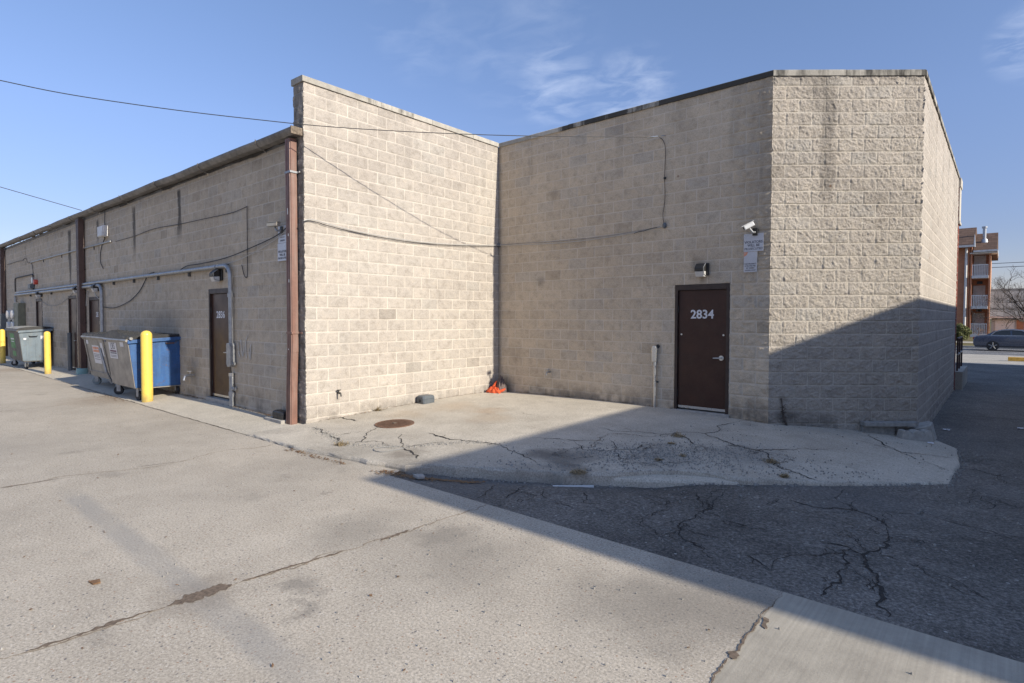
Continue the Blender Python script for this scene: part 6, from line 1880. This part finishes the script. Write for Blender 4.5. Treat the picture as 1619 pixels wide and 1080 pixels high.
mb = MB(); mb.tube([(CX + x, CY - (0.845 - 0.20 * (z - 1.0) / 0.45), CZ + z) for x, z in ((0.90, 1.03), (1.14, 1.27), (1.48, 1.37), (1.95, 1.40), (2.45, 1.36), (3.08, 1.03), (0.90, 1.03))], 0.016, 6); mb.build('window_trim', 'chrome', CR)
mb = MB(); mb.box(CX + 0.0, CY - 0.85, CZ + 0.72, CX + 0.18, CY - 0.5, CZ + 0.9); mb.build('tail_light', 'tail', CR, bevel=0.02)
for wx in (1.02, 3.85):
    for s in (-1, 1):
        mb = MB(); mb.cyl((CX + wx, CY + s * 0.70, CZ + 0.335), (CX + wx, CY + s * 0.905, CZ + 0.335), 0.335, 28); w = mb.build('wheel', 'rubber', CR, bevel=0.03)
        mb = MB()
        mb.cyl((CX + wx, CY + s * 0.904, CZ + 0.335), (CX + wx, CY + s * 0.909, CZ + 0.335), 0.245, 24)
        mb.build('rim', 'lampbody', w)
        mb = MB()
        for a in np.arange(5) * 2 * math.pi / 5 + .3:
            mb.tube([(CX + wx, CY + s * 0.915, CZ + 0.335), (CX + wx + .23 * math.cos(a), CY + s * 0.915, CZ + .335 + .23 * math.sin(a))], 0.03, 6)
        mb.build('spokes', 'galv', w)
mb = MB(); mb.box(CX + 0.15, CY - 0.885, CZ + 0.30, CX + 4.65, CY - 0.878, CZ + 0.34); mb.build('sill_trim', 'lidblack', CR)

# yellow kerb stop, shrubs, bare tree, wires
mb = MB(); mb.prism([(28.0, -0.32), (28.35, -0.32), (28.3, -0.13), (28.05, -0.13)], 8.75, 10.6, 'x')
tag(mb.build('kerb_stop', 'paleyellow', None, bevel=0.02), 'worn yellow parking stop on the sunlit apron at right', 'parking stop')


def leaf_ball(name, label, cat, c, rad, n, mat, size, seed, stem=None):
    rr = random.Random(seed)
    t = thing(name, label, cat, (c[0], c[1], c[2] - rad[2]))
    vs, fs = [], []
    for i in range(n):
        d = Vector((rr.gauss(0, 1), rr.gauss(0, 1), rr.gauss(0, 1))).normalized()
        k = rr.uniform(0.55, 1.0) ** 0.5 * (1 + 0.10 * math.sin(5 * d.x + 3 * d.z * 2 + seed) + 0.07 * math.sin(9 * d.y + 7 * d.z))
        p = Vector((c[0] + d.x * rad[0] * k, c[1] + d.y * rad[1] * k, c[2] + d.z * rad[2] * k))
        a = Vector((rr.gauss(0, 1), rr.gauss(0, 1), rr.gauss(0, 1))).normalized()
        b = a.orthogonal().normalized()
        s = size * rr.uniform(.6, 1.4)
        q = len(vs)
        vs += [p - a * s, p + b * s * .6, p + a * s, p - b * s * .6]
        fs.append((q, q + 1, q + 2, q + 3))
    mb = MB(); mb.add([tuple(v) for v in vs], fs); mb.build('crown', mat, t, recalc=False)
    mb = MB()
    for j in range(7):
        a = j * 0.9
        mb.tube([(c[0], c[1], c[2] - rad[2] - 0.1), (c[0] + math.cos(a) * rad[0] * .5, c[1] + math.sin(a) * rad[1] * .5, c[2] + rr.uniform(-.1, .3))], [0.03, 0.01], 5)
    mb.build('trunk', 'bark', t)
    return t


leaf_ball('trimmed_shrub', 'rounded yellow-green shrub beside the apartment lawn', 'shrub', (6.05, 46.0, 0.72), (0.62, 0.6, 0.62), 3800, 'shrub', 0.055, 3)


def branchy(name, label, cat, base, h, seed, depth, mat, spread=0.5, r0=0.12, n0=3, group=None, leaves=0):
    rr = random.Random(seed)
    t = thing(name, label, cat, base, group)
    trunk, crown = MB(), MB()
    tips = []
    def grow(p, d, L, r, k):
        pts, rs = [p], [r]
        q = p
        for i in range(4):
            d = (d + Vector((rr.gauss(0, .13), rr.gauss(0, .13), rr.gauss(0.03, .10)))).normalized()
            q = q + d * L / 4
            pts.append(q); rs.append(max(0.006, r * (1 - 0.12 * (i + 1))))
        (trunk if k == 0 else crown).tube(pts, rs, 6 if k < 2 else 4, False)
        if k >= depth:
            tips.append(q); return
        for j in range(n0 if k == 0 else rr.choice((2, 3, 3))):
            nd = (d + Vector((rr.gauss(0, spread), rr.gauss(0, spread), rr.gauss(0.12, spread * .6)))).normalized()
            start = pts[rr.choice((2, 3, 4))] if j else q
            grow(start, nd, L * rr.uniform(.62, .85), r * 0.55, k + 1)
    grow(Vector(base), Vector((0, 0, 1)), h * 0.33, r0, 0)
    trunk.build('trunk', mat, t); crown.build('crown', mat, t)
    return t


branchy('bare_tree', 'bare branching tree at the right edge, in front of the garage', 'tree', (10.9, 52.5, 0.1), 5.8, 5, 6, 'bark', 0.6, 0.14, 5)
branchy('bare_shrub', 'leafless twiggy shrub below the lowest balcony', 'shrub', (6.95, 48.2, 0.0), 1.6, 8, 3, 'leaf', 0.7, 0.02, 5, 'leafless twiggy shrubs')
branchy('bare_shrub', 'leafless twiggy shrub behind the parked car roof', 'shrub', (8.9, 56.0, 0.2), 2.6, 12, 4, 'bark', 0.6, 0.03, 4, 'leafless twiggy shrubs')
branchy('bare_tree', 'faint bare treetop behind the garage roof', 'tree', (8.3, 78, 0.2), 6.8, 15, 5, 'bark', 0.5, 0.14, 4)
for i, (z, lab) in enumerate(((8.05, 'upper power line crossing the sky behind the apartment house'), (7.6, 'lower power line crossing the sky behind the apartment house'))):
    wire('power_line', lab, smooth_path([(-60, 76, z + 1.2), (-10, 76, z + .1), (8, 76, z), (30, 76, z + .2), (80, 76, z + 1.2)]), 0.03, 'cable_black')

# pale building showing over the low roof at far left
PB = thing('white_building', 'white upper storey of a building showing over the low roof at far left', 'building', (-52, 12, 0))
mb = MB(); mb.box(-64, 4, -0.6, -46, 18, 9.4); mb.build('wall', 'siding', PB)
mb = MB(); mb.box(-64.2, 3.8, 9.4, -45.8, 18.2, 9.75); mb.build('parapet', 'trim', PB)
for y in (5.5, 7.5):
    mb = MB(); mb.box(-45.998, y, 7.6, -45.95, y + 1.1, 8.9); mb.build('window', 'carglass', PB)
